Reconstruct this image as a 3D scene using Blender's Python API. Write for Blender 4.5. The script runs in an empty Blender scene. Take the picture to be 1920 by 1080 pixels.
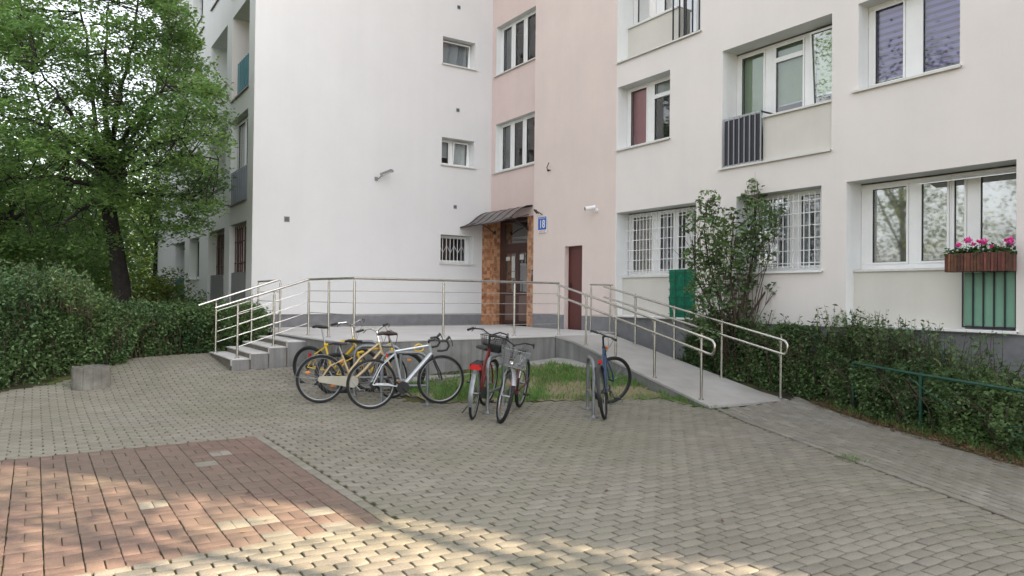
import bpy, bmesh, math, random
import numpy as np
from mathutils import Vector, Matrix
C = bpy.context.scene
COL = C.collection
random.seed(7)
RNG = np.random.default_rng(11)
R = math.radians

# ------------------------------------------------------------------ camera
FPX = 1370.2; EYE = 1.59
yaw, pit, rol = R(56.824), R(0.662), R(-0.635)
fwd = Vector((-math.sin(yaw)*math.cos(pit), math.cos(yaw)*math.cos(pit), math.sin(pit)))
rgt = Vector((math.cos(yaw), math.sin(yaw), 0)); dwn = fwd.cross(rgt)
r2 = rgt*math.cos(rol) + dwn*math.sin(rol); d2 = -rgt*math.sin(rol) + dwn*math.cos(rol)
cam = bpy.data.cameras.new('camera'); cam_o = bpy.data.objects.new('camera', cam); COL.objects.link(cam_o)
m3 = Matrix((r2, -d2, -fwd)).transposed()
cam_o.matrix_world = Matrix.Translation((0, 0, EYE)) @ m3.to_4x4()
cam.sensor_width = 36; cam.lens = 36*FPX/1920; cam.clip_end = 2000; cam.clip_start = .05
C.camera = cam_o

# ------------------------------------------------------------------ world, sun, exposure
SUN_AZ = Vector((.81, .59)); SUN_EL = R(35)
w = bpy.data.worlds.new('World'); C.world = w; w.use_nodes = True
nt = w.node_tree; nt.nodes.clear()
sky = nt.nodes.new('ShaderNodeTexSky'); sky.sky_type = 'NISHITA'; sky.sun_disc = False
sky.sun_elevation = SUN_EL; sky.sun_rotation = math.atan2(SUN_AZ.x, SUN_AZ.y)
sky.air_density = 1.0; sky.dust_density = 3.0
hs = nt.nodes.new('ShaderNodeHueSaturation'); hs.inputs['Saturation'].default_value = .22
bg = nt.nodes.new('ShaderNodeBackground'); bg.inputs['Strength'].default_value = .15
wo = nt.nodes.new('ShaderNodeOutputWorld')
nt.links.new(sky.outputs[0], hs.inputs['Color']); nt.links.new(hs.outputs[0], bg.inputs['Color']); nt.links.new(bg.outputs[0], wo.inputs[0])
sl = bpy.data.lights.new('sun', 'SUN'); sl.energy = 5.0; sl.angle = R(.53); sl.color = (1, .78, .56)
so = bpy.data.objects.new('sun', sl); COL.objects.link(so)
sdir = Vector((SUN_AZ.x*math.cos(SUN_EL), SUN_AZ.y*math.cos(SUN_EL), math.sin(SUN_EL)))
so.rotation_euler = sdir.to_track_quat('Z', 'Y').to_euler()
C.view_settings.view_transform = 'Standard'; C.view_settings.look = 'None'
C.view_settings.exposure = 1.74; C.view_settings.gamma = 1
C.render.engine = 'CYCLES'
C.cycles.max_bounces = 7; C.cycles.transparent_max_bounces = 12

# ------------------------------------------------------------------ ground height (rises gently towards the house)
GW = [0, 9.5, 10.5, 11.5, 12.5, 13.85, 16, 22, 60]; GZ = [0, 0, .04, .14, .30, .43, .46, .52, .6]
def G(x, y): return float(np.interp(-.837*x + .547*y, GW, GZ))
def Gv(x, y): return np.interp(-.837*x + .547*y, GW, GZ)

# ------------------------------------------------------------------ materials
MATS = {}
def mat(name, col, rough=.6, metal=0, spec=.5, var=0, vscale=4, bump=0, bscale=60, island=0, col2=None, trans=0, detail=4):
    """procedural principled material: noise variation, optional per-island variation, bump"""
    m = bpy.data.materials.new(name); m.use_nodes = True; n = m.node_tree.nodes; l = m.node_tree.links
    b = n['Principled BSDF']; b.inputs['Roughness'].default_value = rough; b.inputs['Metallic'].default_value = metal
    b.inputs['Specular IOR Level'].default_value = spec
    c = (*col, 1); out = None
    tc = n.new('ShaderNodeTexCoord')
    if col2 is None: col2 = tuple(max(0, x*(1-var)) for x in col)
    nz = n.new('ShaderNodeTexNoise'); nz.inputs['Scale'].default_value = vscale; nz.inputs['Detail'].default_value = detail
    nz.inputs['Roughness'].default_value = .65
    l.new(tc.outputs['Object'], nz.inputs['Vector'])
    cr = n.new('ShaderNodeValToRGB'); cr.color_ramp.elements[0].position = .35; cr.color_ramp.elements[1].position = .65
    cr.color_ramp.elements[0].color = (*col2, 1); cr.color_ramp.elements[1].color = c
    l.new(nz.outputs['Fac'], cr.inputs[0]); out = cr.outputs[0]
    if island:
        g = n.new('ShaderNodeNewGeometry'); hs = n.new('ShaderNodeHueSaturation')
        mr = n.new('ShaderNodeMapRange'); mr.inputs['To Min'].default_value = 1-island; mr.inputs['To Max'].default_value = 1+island
        l.new(g.outputs['Random Per Island'], mr.inputs['Value']); l.new(mr.outputs[0], hs.inputs['Value'])
        mul = n.new('ShaderNodeMath'); mul.operation = 'MULTIPLY'; mul.inputs[1].default_value = 7.31
        fr = n.new('ShaderNodeMath'); fr.operation = 'FRACT'; l.new(g.outputs['Random Per Island'], mul.inputs[0]); l.new(mul.outputs[0], fr.inputs[0])
        mh = n.new('ShaderNodeMapRange'); mh.inputs['To Min'].default_value = .5-island*.05; mh.inputs['To Max'].default_value = .5+island*.04
        l.new(fr.outputs[0], mh.inputs['Value']); l.new(mh.outputs[0], hs.inputs['Hue'])
        l.new(out, hs.inputs['Color']); out = hs.outputs[0]
    l.new(out, b.inputs['Base Color'])
    if bump:
        n2 = n.new('ShaderNodeTexNoise'); n2.inputs['Scale'].default_value = bscale; n2.inputs['Detail'].default_value = 6
        l.new(tc.outputs['Object'], n2.inputs['Vector'])
        bp = n.new('ShaderNodeBump'); bp.inputs['Strength'].default_value = bump; bp.inputs['Distance'].default_value = .01
        l.new(n2.outputs['Fac'], bp.inputs['Height']); l.new(bp.outputs[0], b.inputs['Normal'])
    if trans:
        tr = n.new('ShaderNodeBsdfTranslucent'); mx = n.new('ShaderNodeMixShader'); mx.inputs[0].default_value = trans
        hb = n.new('ShaderNodeHueSaturation'); hb.inputs['Value'].default_value = 1.5; hb.inputs['Saturation'].default_value = 1.1
        l.new(out, hb.inputs['Color']); l.new(hb.outputs[0], tr.inputs['Color'])
        l.new(b.outputs[0], mx.inputs[1]); l.new(tr.outputs[0], mx.inputs[2])
        l.new(mx.outputs[0], n['Material Output'].inputs['Surface'])
    m['node_color'] = 1
    MATS[name] = m; return m

M_white = mat('white_render', (.75, .742, .745), .9, col2=(.72, .712, .715), vscale=.7, bump=.25, bscale=160, detail=8)
M_cream = mat('cream_render', (.845, .79, .765), .9, col2=(.80, .752, .73), vscale=.7, bump=.25, bscale=160, detail=8)
M_cream2 = mat('parapet_render', (.71, .68, .625), .9, col2=(.66, .635, .585), vscale=1.2, bump=.25, bscale=160, detail=8)
M_pink = mat('pink_render', (.80, .68, .635), .9, col2=(.75, .635, .60), vscale=.9, bump=.25, bscale=160, detail=8)
M_pink2 = mat('pink_render_stairs', (.79, .64, .605), .9, col2=(.74, .60, .57), vscale=.9, bump=.25, bscale=160, detail=8)
M_plinth = mat('plinth_mosaic', (.25, .25, .265), .85, col2=(.20, .20, .21), vscale=6, bump=.6, bscale=250)
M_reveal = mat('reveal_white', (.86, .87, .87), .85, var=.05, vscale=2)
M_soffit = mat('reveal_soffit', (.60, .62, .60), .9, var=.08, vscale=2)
M_pvc = mat('white_pvc', (.88, .88, .88), .35, var=.05, vscale=3)
M_sill = mat('sill_metal', (.74, .73, .70), .5, var=.12, vscale=8)
M_sillb = mat('sill_brown', (.17, .13, .12), .5, var=.2, vscale=8)
M_conc = mat('platform_concrete', (.27, .265, .26), .9, col2=(.18, .18, .175), vscale=1.6, bump=.6, bscale=60, detail=10)
def streaks(m, amt=.45, sc=1.4):
    n = m.node_tree.nodes; l = m.node_tree.links; b = n['Principled BSDF']; src = b.inputs['Base Color'].links[0].from_socket
    tc = n.new('ShaderNodeTexCoord'); mp = n.new('ShaderNodeMapping'); mp.inputs['Scale'].default_value = (5, 5, .35); l.new(tc.outputs['Object'], mp.inputs[0])
    z = n.new('ShaderNodeTexNoise'); z.inputs['Scale'].default_value = sc; z.inputs['Detail'].default_value = 7; z.inputs['Roughness'].default_value = .7; l.new(mp.outputs[0], z.inputs['Vector'])
    mr = n.new('ShaderNodeMapRange'); mr.inputs['From Min'].default_value = .42; mr.inputs['From Max'].default_value = .66; mr.inputs['To Min'].default_value = 1; mr.inputs['To Max'].default_value = 1-amt; l.new(z.outputs['Fac'], mr.inputs['Value'])
    h = n.new('ShaderNodeHueSaturation'); l.new(src, h.inputs['Color']); l.new(mr.outputs[0], h.inputs['Value']); l.new(h.outputs[0], b.inputs['Base Color'])
streaks(M_conc, .28); streaks(M_white, .025, .25); streaks(M_cream, .03, .25); streaks(M_pink, .03, .25); streaks(M_pink2, .03, .25); streaks(M_cream2, .04, .4)
M_deck = mat('deck_tiles', (.60, .585, .575), .8, col2=(.50, .49, .48), vscale=1.1, bump=.3, bscale=160, detail=8)
M_ramp = mat('ramp_concrete', (.47, .455, .44), .85, col2=(.34, .325, .305), vscale=.9, bump=.5, bscale=120, detail=9)
M_riser = mat('step_riser', (.22, .19, .16), .85, col2=(.13, .115, .095), vscale=5, bump=.3)
M_edge = mat('step_edge', (.42, .42, .41), .7, var=.25, vscale=12)
M_strip = mat('concrete_strip', (.42, .41, .38), .9, var=.25, vscale=3, bump=.5)
M_steel = mat('stainless_steel', (.62, .60, .56), .27, metal=1, var=.18, vscale=9)
M_galv = mat('galvanised_steel', (.27, .285, .30), .45, metal=.75, var=.2, vscale=14)
M_dark = mat('dark_interior', (.025, .025, .028), .9, var=.5, vscale=1.5)  # shade of an unlit room, painted on flat sheets behind panes
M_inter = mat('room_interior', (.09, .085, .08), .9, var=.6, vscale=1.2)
M_black = mat('black_rubber', (.014, .014, .015), .75, var=.3, vscale=20)
M_plast = mat('black_plastic', (.02, .02, .022), .4, var=.3, vscale=20)
M_chrome = mat('chrome', (.72, .72, .72), .18, metal=1, var=.1)
M_alu = mat('aluminium_rim', (.33, .34, .35), .4, metal=.8, var=.12)
M_spoke = mat('spoke_steel', (.3, .3, .3), .35, metal=.8)
M_silver = mat('silver_paint', (.52, .55, .58), .28, metal=.55, var=.06)
M_yellow = mat('yellow_paint', (.75, .50, .03), .3, var=.12)
M_green = mat('green_paint', (.03, .32, .07), .3, var=.1)
M_gold = mat('champagne_paint', (.52, .40, .24), .3, metal=.5, var=.1)
M_beige = mat('greybeige_paint', (.36, .34, .28), .35, metal=.3, var=.1)
M_red = mat('red_paint', (.16, .015, .012), .3, var=.2)
M_dred = mat('dark_red_paint', (.10, .012, .018), .3, var=.2)
M_blue = mat('blue_paint', (.03, .06, .12), .3, var=.15)
M_orange = mat('orange_reflector', (.85, .25, .02), .25, var=.1)
M_redrefl = mat('red_reflector', (.5, .015, .015), .25, var=.1)
M_saddle = mat('saddle_vinyl', (.02, .02, .022), .5, var=.3)
M_saddleg = mat('saddle_grey', (.07, .07, .09), .6, var=.2)
M_doorred = mat('door_maroon', (.115, .03, .026), .42, var=.15, vscale=3)
M_doorbr = mat('door_brown', (.075, .035, .03), .4, var=.15, vscale=3)
M_panelbr = mat('door_panel', (.17, .11, .095), .45, var=.12, vscale=3)
M_railgr = mat('railing_anthracite', (.028, .028, .04), .5, var=.2)
M_railbar = mat('railing_bar', (.42, .42, .45), .4, metal=.4)
M_teal = mat('teal_sheet', (.06, .22, .25), .45, var=.2, vscale=3)
M_greenp = mat('green_glass_sheet', (.20, .40, .29), .3, var=.25, vscale=1.5)
M_net = mat('green_netting', (.006, .22, .12), .8, col2=(.003, .13, .075), vscale=14, bump=.8, bscale=300)
M_grey = mat('grey_sheet', (.30, .33, .38), .5, var=.2, vscale=2)
M_slatw = mat('planter_slats', (.17, .065, .04), .7, island=.4, col2=(.09, .035, .022), vscale=14, bump=.5, bscale=90)
M_petal = mat('geranium_petal', (.80, .06, .35), .6, island=.3)
M_wood = mat('rusty_wood', (.23, .085, .035), .85, col2=(.12, .05, .025), vscale=9, bump=.6)
M_bark = mat('tree_bark', (.035, .028, .024), .95, col2=(.014, .012, .012), vscale=7, bump=1, bscale=25)
M_twig = mat('twig_bark', (.09, .065, .045), .95, var=.5, vscale=9)
M_core = mat('twig_core', (.014, .018, .008), 1, col2=(.03, .024, .012), vscale=9, bump=1, bscale=30)
M_ring = mat('planter_concrete', (.22, .21, .185), .9, col2=(.13, .125, .11), vscale=5, bump=.7, bscale=70)
M_soil = mat('soil', (.05, .037, .024), 1, col2=(.022, .018, .012), vscale=6, bump=1, bscale=30)
M_lawn = mat('lawn_soil', (.30, .24, .16), 1, col2=(.13, .15, .06), vscale=1.6, bump=1, bscale=40)
M_far = mat('ground_far', (.06, .075, .03), 1, col2=(.04, .04, .02), vscale=.3, bump=.5)
M_fence = mat('fence_green', (.012, .085, .055), .5, var=.3, vscale=9)
M_lamp = mat('floodlight_grey', (.25, .25, .25), .4, var=.1)
M_polyc = mat('canopy_sheet', (.115, .095, .09), .25, var=.25, vscale=3)
M_canfr = mat('canopy_frame', (.035, .025, .022), .45)
M_tile_a = None
def leafmat(name, c1, c2, trans=.35, isl=.35, rough=.5):
    return mat(name, c1, rough, col2=c2, vscale=.9, island=isl, trans=trans, spec=.35)
M_leafT = leafmat('linden_leaf', (.185, .29, .095), (.115, .195, .075), trans=.5)
M_leafH = leafmat('hedge_leaf', (.135, .21, .08), (.06, .12, .05), trans=.3, isl=.5)
M_leafR = leafmat('privet_leaf', (.15, .225, .09), (.07, .125, .05), trans=.35, isl=.5)
M_leafB = leafmat('lilac_leaf', (.17, .25, .10), (.085, .14, .06), trans=.25, isl=.4)
M_leafY = leafmat('sunlit_leaf', (.17, .21, .04), (.10, .16, .035), trans=.4)
M_leafG = leafmat('background_leaf', (.14, .23, .06), (.08, .15, .045), trans=.35)
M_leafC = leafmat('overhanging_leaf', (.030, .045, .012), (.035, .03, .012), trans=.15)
M_dry = mat('dry_stalk', (.24, .15, .075), .9, island=.4, var=.3)
M_grass = mat('grass_blade', (.11, .26, .05), .7, island=.4, col2=(.13, .21, .06), vscale=1.3, trans=.25)
M_litter = mat('dead_leaf', (.20, .12, .06), .9, island=.5, var=.4)

def glass_mat(name, tint=(.9, .93, .95), refl=.35, rough=.02):
    m = bpy.data.materials.new(name); m.use_nodes = True; n = m.node_tree.nodes; l = m.node_tree.links
    n.clear(); o = n.new('ShaderNodeOutputMaterial'); t = n.new('ShaderNodeBsdfTransparent'); t.inputs[0].default_value = (*tint, 1)
    g = n.new('ShaderNodeBsdfGlossy'); g.inputs['Roughness'].default_value = rough
    f = n.new('ShaderNodeFresnel'); f.inputs['IOR'].default_value = 1.6
    tc = n.new('ShaderNodeTexCoord'); nz = n.new('ShaderNodeTexNoise'); nz.inputs['Scale'].default_value = 1.3
    bp = n.new('ShaderNodeBump'); bp.inputs['Strength'].default_value = .03; bp.inputs['Distance'].default_value = .01
    l.new(tc.outputs['Object'], nz.inputs['Vector']); l.new(nz.outputs['Fac'], bp.inputs['Height']); l.new(bp.outputs[0], g.inputs['Normal'])
    ad = n.new('ShaderNodeMath'); ad.operation = 'ADD'; ad.use_clamp = True; ad.inputs[1].default_value = refl
    mx = n.new('ShaderNodeMixShader')
    l.new(f.outputs[0], ad.inputs[0]); l.new(ad.outputs[0], mx.inputs[0]); l.new(t.outputs[0], mx.inputs[1]); l.new(g.outputs[0], mx.inputs[2]); l.new(mx.outputs[0], o.inputs[0])
    return m
M_glass = glass_mat('window_glass', refl=.08)
M_glassS = glass_mat('bright_window_glass', tint=(.85, .86, .84), refl=.32, rough=.03)
M_glassM = glass_mat('tinted_window_glass', refl=.07)
def cloth(name, c1, c2, sx, axis='X', rough=.9, emis=0):
    """striped cloth / blind: wave bands along an axis"""
    m = bpy.data.materials.new(name); m.use_nodes = True; n = m.node_tree.nodes; l = m.node_tree.links
    b = n['Principled BSDF']; b.inputs['Roughness'].default_value = rough
    tc = n.new('ShaderNodeTexCoord'); wv = n.new('ShaderNodeTexWave'); wv.bands_direction = axis
    wv.inputs['Scale'].default_value = sx; wv.inputs['Distortion'].default_value = .6 if axis == 'X' else 0
    l.new(tc.outputs['Object'], wv.inputs['Vector'])
    cr = n.new('ShaderNodeValToRGB'); cr.color_ramp.elements[0].color = (*c1, 1); cr.color_ramp.elements[1].color = (*c2, 1)
    cr.color_ramp.elements[0].position = .3; cr.color_ramp.elements[1].position = .6
    l.new(wv.outputs['Fac'], cr.inputs[0]); l.new(cr.outputs[0], b.inputs['Base Color']); return m
M_curt = cloth('net_curtain', (.30, .31, .33), (.62, .63, .64), 3.2)
M_curt2 = cloth('lace_curtain', (.16, .16, .18), (.62, .62, .66), 1.6)
M_curtY = cloth('side_curtain', (.28, .30, .31), (.40, .42, .43), 4)
M_purple = cloth('purple_day_night_blind', (.10, .07, .21), (.34, .26, .66), 3.1, 'Z')
M_blindg = mat('green_roller_blind', (.36, .50, .30), .8, var=.1)
M_blindb = mat('beige_vertical_blind', (.46, .40, .34), .8, var=.1)
M_blindp = mat('rose_roller_blind', (.60, .17, .20), .8, var=.1)
M_blinds = mat('slatted_grey_blind', (.42, .45, .46), .6, var=.1)
M_blindw = mat('pale_roller_blind', (.60, .63, .60), .8, var=.08)

# tiles round the entrance: brown and orange squares
def tile_mat():
    m = bpy.data.materials.new('portal_tiles'); m.use_nodes = True; n = m.node_tree.nodes; l = m.node_tree.links
    b = n['Principled BSDF']; b.inputs['Roughness'].default_value = .3
    tc = n.new('ShaderNodeTexCoord'); mp = n.new('ShaderNodeMapping'); l.new(tc.outputs['Object'], mp.inputs[0])
    sx = n.new('ShaderNodeSeparateXYZ'); l.new(mp.outputs[0], sx.inputs[0])
    ad0 = n.new('ShaderNodeMath'); ad0.operation = 'ADD'; l.new(sx.outputs[0], ad0.inputs[0]); l.new(sx.outputs[1], ad0.inputs[1])
    cb = n.new('ShaderNodeCombineXYZ'); l.new(ad0.outputs[0], cb.inputs[0]); l.new(sx.outputs[2], cb.inputs[1])
    bk = n.new('ShaderNodeTexBrick'); bk.offset = 0; bk.inputs['Scale'].default_value = 1; bk.inputs['Brick Width'].default_value = .10; bk.inputs['Row Height'].default_value = .10
    bk.inputs['Mortar Size'].default_value = .003; bk.inputs['Color1'].default_value = (0, 0, 0, 1); bk.inputs['Color2'].default_value = (1, 1, 1, 1); bk.inputs['Mortar'].default_value = (.4, .4, .4, 1); l.new(cb.outputs[0], bk.inputs['Vector'])
    nz = n.new('ShaderNodeTexNoise'); nz.inputs['Scale'].default_value = 11; nz.inputs['Detail'].default_value = 4; l.new(tc.outputs['Object'], nz.inputs['Vector'])
    ma = n.new('ShaderNodeMath'); ma.operation = 'MULTIPLY_ADD'; ma.inputs[1].default_value = .62; l.new(bk.outputs['Color'], ma.inputs[0]); l.new(nz.outputs['Fac'], ma.inputs[2])
    cr = n.new('ShaderNodeValToRGB'); e = cr.color_ramp.elements
    e[0].position = .42; e[0].color = (.26, .105, .055, 1); e[1].position = 1.0; e[1].color = (.62, .36, .21, 1)
    x = cr.color_ramp.elements.new(.72); x.color = (.44, .22, .12, 1)
    l.new(ma.outputs[0], cr.inputs[0])
    l.new(cr.outputs[0], b.inputs['Base Color']); return m
M_tile = tile_mat()

# ------------------------------------------------------------------ object helpers
def tag(o, label=None, cat=None, group=None, kind=None):
    if label: o['label'] = label
    if cat: o['category'] = cat
    if group: o['group'] = group
    if kind: o['kind'] = kind
    return o
def empty(name, loc, label, cat, group=None, rz=0):
    o = bpy.data.objects.new(name, None); COL.objects.link(o); o.location = loc; o.rotation_euler = (0, 0, rz)
    o.empty_display_size = .2
    return tag(o, label, cat, group)
def loc_of(o):
    v = Vector((0, 0, 0))
    while o is not None:
        v += o.location; o = o.parent
    return v
class MB:
    """collects boxes, tubes and so on in world coordinates"""
    def __init__(s): s.bm = bmesh.new()
    def box(s, x0, x1, y0, y1, z0, z1, f=None):
        P = [(x, y, z) for z in (z0, z1) for y in (y0, y1) for x in (x0, x1)]
        if f: P = [f(*p) for p in P]
        v = [s.bm.verts.new(p) for p in P]
        for q in ((0, 2, 3, 1), (4, 5, 7, 6), (0, 1, 5, 4), (2, 6, 7, 3), (0, 4, 6, 2), (1, 3, 7, 5)):
            s.bm.faces.new([v[i] for i in q])
        return s
    def tube(s, pts, r, n=8, cap=True, closed=False):
        pts = [Vector(p) for p in pts]; k = len(pts)
        rr = r if isinstance(r, (list, tuple)) else [r]*k
        rings = []; up = None
        for i, p in enumerate(pts):
            if closed: t = pts[(i+1) % k] - pts[i-1]
            elif i == 0: t = pts[1]-p
            elif i == k-1: t = p-pts[i-1]
            else: t = (pts[i+1]-p).normalized() + (p-pts[i-1]).normalized()
            if t.length < 1e-9: t = Vector((0, 0, 1))
            t.normalize()
            if up is None:
                up = Vector((0, 0, 1)) if abs(t.z) < .9 else Vector((1, 0, 0))
            a = t.cross(up)
            if a.length < 1e-4: a = t.cross(Vector((1, .3, .2)))
            a.normalize(); b = a.cross(t).normalized(); up = b
            rings.append([s.bm.verts.new(p + (a*math.cos(2*math.pi*j/n) + b*math.sin(2*math.pi*j/n))*rr[i]) for j in range(n)])
        m = k if closed else k-1
        for i in range(m):
            A, B = rings[i], rings[(i+1) % k]
            for j in range(n): s.bm.faces.new((A[j], A[(j+1) % n], B[(j+1) % n], B[j]))
        if cap and not closed:
            s.bm.faces.new(rings[0][::-1]); s.bm.faces.new(rings[-1])
        return s
    def quad(s, *P):
        s.bm.faces.new([s.bm.verts.new(p) for p in P]); return s
    def prism(s, poly, z0, z1):
        """poly: xy list; z0, z1 numbers or functions of x, y"""
        a = z0 if callable(z0) else (lambda x, y: z0); b = z1 if callable(z1) else (lambda x, y: z1)
        A = [s.bm.verts.new((x, y, a(x, y))) for x, y in poly]; B = [s.bm.verts.new((x, y, b(x, y))) for x, y in poly]
        s.bm.faces.new(A[::-1]); s.bm.faces.new(B)
        for i in range(len(poly)):
            j = (i+1) % len(poly); s.bm.faces.new((A[i], A[j], B[j], B[i]))
        return s
    def ellipsoid(s, c, rad, n=10, rot=None):
        m = Matrix.Translation(c) @ (rot.to_4x4() if rot else Matrix.Identity(4)) @ Matrix.Diagonal((*rad, 1))
        bmesh.ops.create_uvsphere(s.bm, u_segments=n, v_segments=max(4, n*2//3), radius=1, matrix=m); return s
    def build(s, name, m, parent=None, smooth=False, bevel=0, xf=None):
        bmesh.ops.recalc_face_normals(s.bm, faces=s.bm.faces[:])
        if xf is not None: bmesh.ops.transform(s.bm, matrix=xf, verts=s.bm.verts[:])
        elif parent is not None: bmesh.ops.translate(s.bm, vec=-loc_of(parent), verts=s.bm.verts[:])
        me = bpy.data.meshes.new(name); s.bm.to_mesh(me); s.bm.free()
        me.materials.append(m)
        if smooth:
            me.polygons.foreach_set('use_smooth', [True]*len(me.polygons))
            try: me.set_sharp_from_angle(angle=R(40))
            except Exception: pass
        o = bpy.data.objects.new(name, me); COL.objects.link(o)
        if parent is not None: o.parent = parent
        if bevel:
            b = o.modifiers.new('bevel', 'BEVEL'); b.width = bevel; b.segments = 2; b.limit_method = 'ANGLE'
        return o
def mesh_np(name, V, F, m, parent=None, smooth=False):
    """V (n,3), F (m,k) quads or tris, world coordinates"""
    V = np.asarray(V, dtype=np.float32)
    if parent is not None: V = V - np.array(loc_of(parent), dtype=np.float32)
    me = bpy.data.meshes.new(name); F = np.asarray(F, dtype=np.int32); k = F.shape[1]
    me.vertices.add(len(V)); me.vertices.foreach_set('co', V.ravel())
    me.loops.add(F.size); me.loops.foreach_set('vertex_index', F.ravel())
    me.polygons.add(len(F)); me.polygons.foreach_set('loop_start', np.arange(0, F.size, k, dtype=np.int32))
    me.polygons.foreach_set('loop_total', np.full(len(F), k, dtype=np.int32))
    me.update(calc_edges=True); me.materials.append(m)
    if smooth: me.polygons.foreach_set('use_smooth', [True]*len(F))
    o = bpy.data.objects.new(name, me); COL.objects.link(o)
    if parent is not None: o.parent = parent
    return o

# ------------------------------------------------------------------ the house
FY = 10.5            # facade plane of the right wing
WX = -17.5           # white end wall
LY = 4.217           # left wing facade
TOP = 21.0
house = empty('apartment_building', (WX, FY, 0), 'long pale apartment block with white end wall, pink stair bay and cream right facade', 'building')

def faceS(Y):   # wall looking towards -Y: u runs along +X, d goes into the wall
    return lambda u, d, z: (u, Y+d, z)
def faceE(X):   # wall looking towards +X: u runs along +Y
    return lambda u, d, z: (X-d, u, z)
def wall(name, f, u0, u1, z0, z1, holes, m, parent=house):
    """flat wall sheet with openings"""
    us = sorted({u0, u1, *[h[0] for h in holes], *[h[1] for h in holes]}); zs = sorted({z0, z1, *[h[2] for h in holes], *[h[3] for h in holes]})
    b = MB()
    for i in range(len(us)-1):
        for j in range(len(zs)-1):
            cu, cz = (us[i]+us[i+1])/2, (zs[j]+zs[j+1])/2
            if any(h[0] < cu < h[1] and h[2] < cz < h[3] for h in holes): continue
            b.quad(f(us[i], 0, zs[j]), f(us[i+1], 0, zs[j]), f(us[i+1], 0, zs[j+1]), f(us[i], 0, zs[j+1]))
    bmesh.ops.remove_doubles(b.bm, verts=b.bm.verts[:], dist=1e-5)
    return b.build(name, m, parent)
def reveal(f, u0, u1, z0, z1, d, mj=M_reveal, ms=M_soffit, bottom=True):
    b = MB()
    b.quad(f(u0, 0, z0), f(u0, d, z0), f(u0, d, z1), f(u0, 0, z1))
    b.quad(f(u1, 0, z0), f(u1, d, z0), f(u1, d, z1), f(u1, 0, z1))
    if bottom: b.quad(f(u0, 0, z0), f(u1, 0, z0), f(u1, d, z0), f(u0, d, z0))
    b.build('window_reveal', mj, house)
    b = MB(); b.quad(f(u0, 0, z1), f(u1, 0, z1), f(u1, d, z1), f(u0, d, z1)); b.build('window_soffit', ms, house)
def window(f, u0, u1, z0, z1, d, panes, glass=M_glass, fr=.055, label=None, room=True):
    """frame with panes: list of (ua, ub, blind material or None, transom z or None, blind bottom z, tilt)"""
    b = MB()
    b.box(u0, u1, d, d+.07, z0, z0+fr+.02, f); b.box(u0, u1, d, d+.07, z1-fr, z1, f)
    edges = [u0]
    for p in panes: edges += [p[0], p[1]]
    edges.append(u1)
    for k in range(0, len(edges), 2):
        if edges[k+1]-edges[k] > .005: b.box(edges[k], edges[k+1], d+.001, d+.071, z0+fr+.02, z1-fr, f)
    wn = b.build('window', M_pvc, house, bevel=.006)
    if label: wn['label'] = label
    for (ua, ub, bl, tz, bz, tilt) in panes:
        a0, a1 = z0+fr+.02, z1-fr
        def ff(u, dd, z, a0=a0, tilt=tilt): return f(u, dd + (z-a0)*tilt, z)
        s = MB(); t = .03
        s.box(ua+.002, ua+t, d-.012, d+.05, a0, a1, ff); s.box(ub-t, ub-.002, d-.012, d+.05, a0, a1, ff)
        s.box(ua+t, ub-t, d-.012, d+.05, a0, a0+t, ff); s.box(ua+t, ub-t, d-.012, d+.05, a1-t, a1, ff)
        if tz: s.box(ua+t, ub-t, d-.02, d+.055, tz-.04, tz+.04, ff)
        s.build('sash', M_pvc, wn)
        g = MB(); g.quad(ff(ua+t, d+.02, a0+t), ff(ub-t, d+.02, a0+t), ff(ub-t, d+.02, a1-t), ff(ua+t, d+.02, a1-t)); g.build('pane', glass, wn)
        # black rubber gasket round the glass
        e = MB(); q = .008
        e.box(ua+t, ua+t+q, d+.005, d+.016, a0+t, a1-t, ff); e.box(ub-t-q, ub-t, d+.005, d+.016, a0+t, a1-t, ff)
        e.box(ua+t+q, ub-t-q, d+.005, d+.016, a0+t, a0+t+q, ff); e.box(ua+t+q, ub-t-q, d+.005, d+.016, a1-t-q, a1-t, ff)
        e.build('gasket', M_black, wn)
        if bl:
            bb = bz if bz else a0
            c = MB(); c.box(ua+.01, ub-.01, d+.10, d+.106, bb, a1+.02, f); c.build('pane_backing', bl, wn)  # with M_dark this is a flat sheet coloured as room shade
            if bz: c = MB(); c.box(ua+.01, ub-.01, d+.095, d+.112, bb-.025, bb, f); c.build('blind_rail', M_pvc, wn)
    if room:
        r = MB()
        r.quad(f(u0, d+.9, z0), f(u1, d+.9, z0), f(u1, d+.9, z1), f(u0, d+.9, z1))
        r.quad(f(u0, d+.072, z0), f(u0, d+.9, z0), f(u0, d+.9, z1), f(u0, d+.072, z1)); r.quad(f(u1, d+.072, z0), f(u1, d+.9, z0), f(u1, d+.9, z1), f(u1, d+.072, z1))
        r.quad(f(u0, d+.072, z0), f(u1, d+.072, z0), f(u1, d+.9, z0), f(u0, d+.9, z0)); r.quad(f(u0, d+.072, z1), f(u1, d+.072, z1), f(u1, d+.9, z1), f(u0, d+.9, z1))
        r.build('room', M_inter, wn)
    return wn
def sill(f, u0, u1, z, d, out=.045, m=M_sill, lip=.035):
    b = MB(); b.box(u0, u1, -out, d, z-.012, z, f); b.box(u0, u1, -out-.004, -out+.006, z-lip, z-.004, f)
    b.build('sill', m, house)
    b = MB(); b.box(u0+.005, u1-.005, -out+.008, -out+.03, z-.028, z-.0125, f); b.build('sill_underside', M_sillb, house)

FS = faceS(FY)
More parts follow.
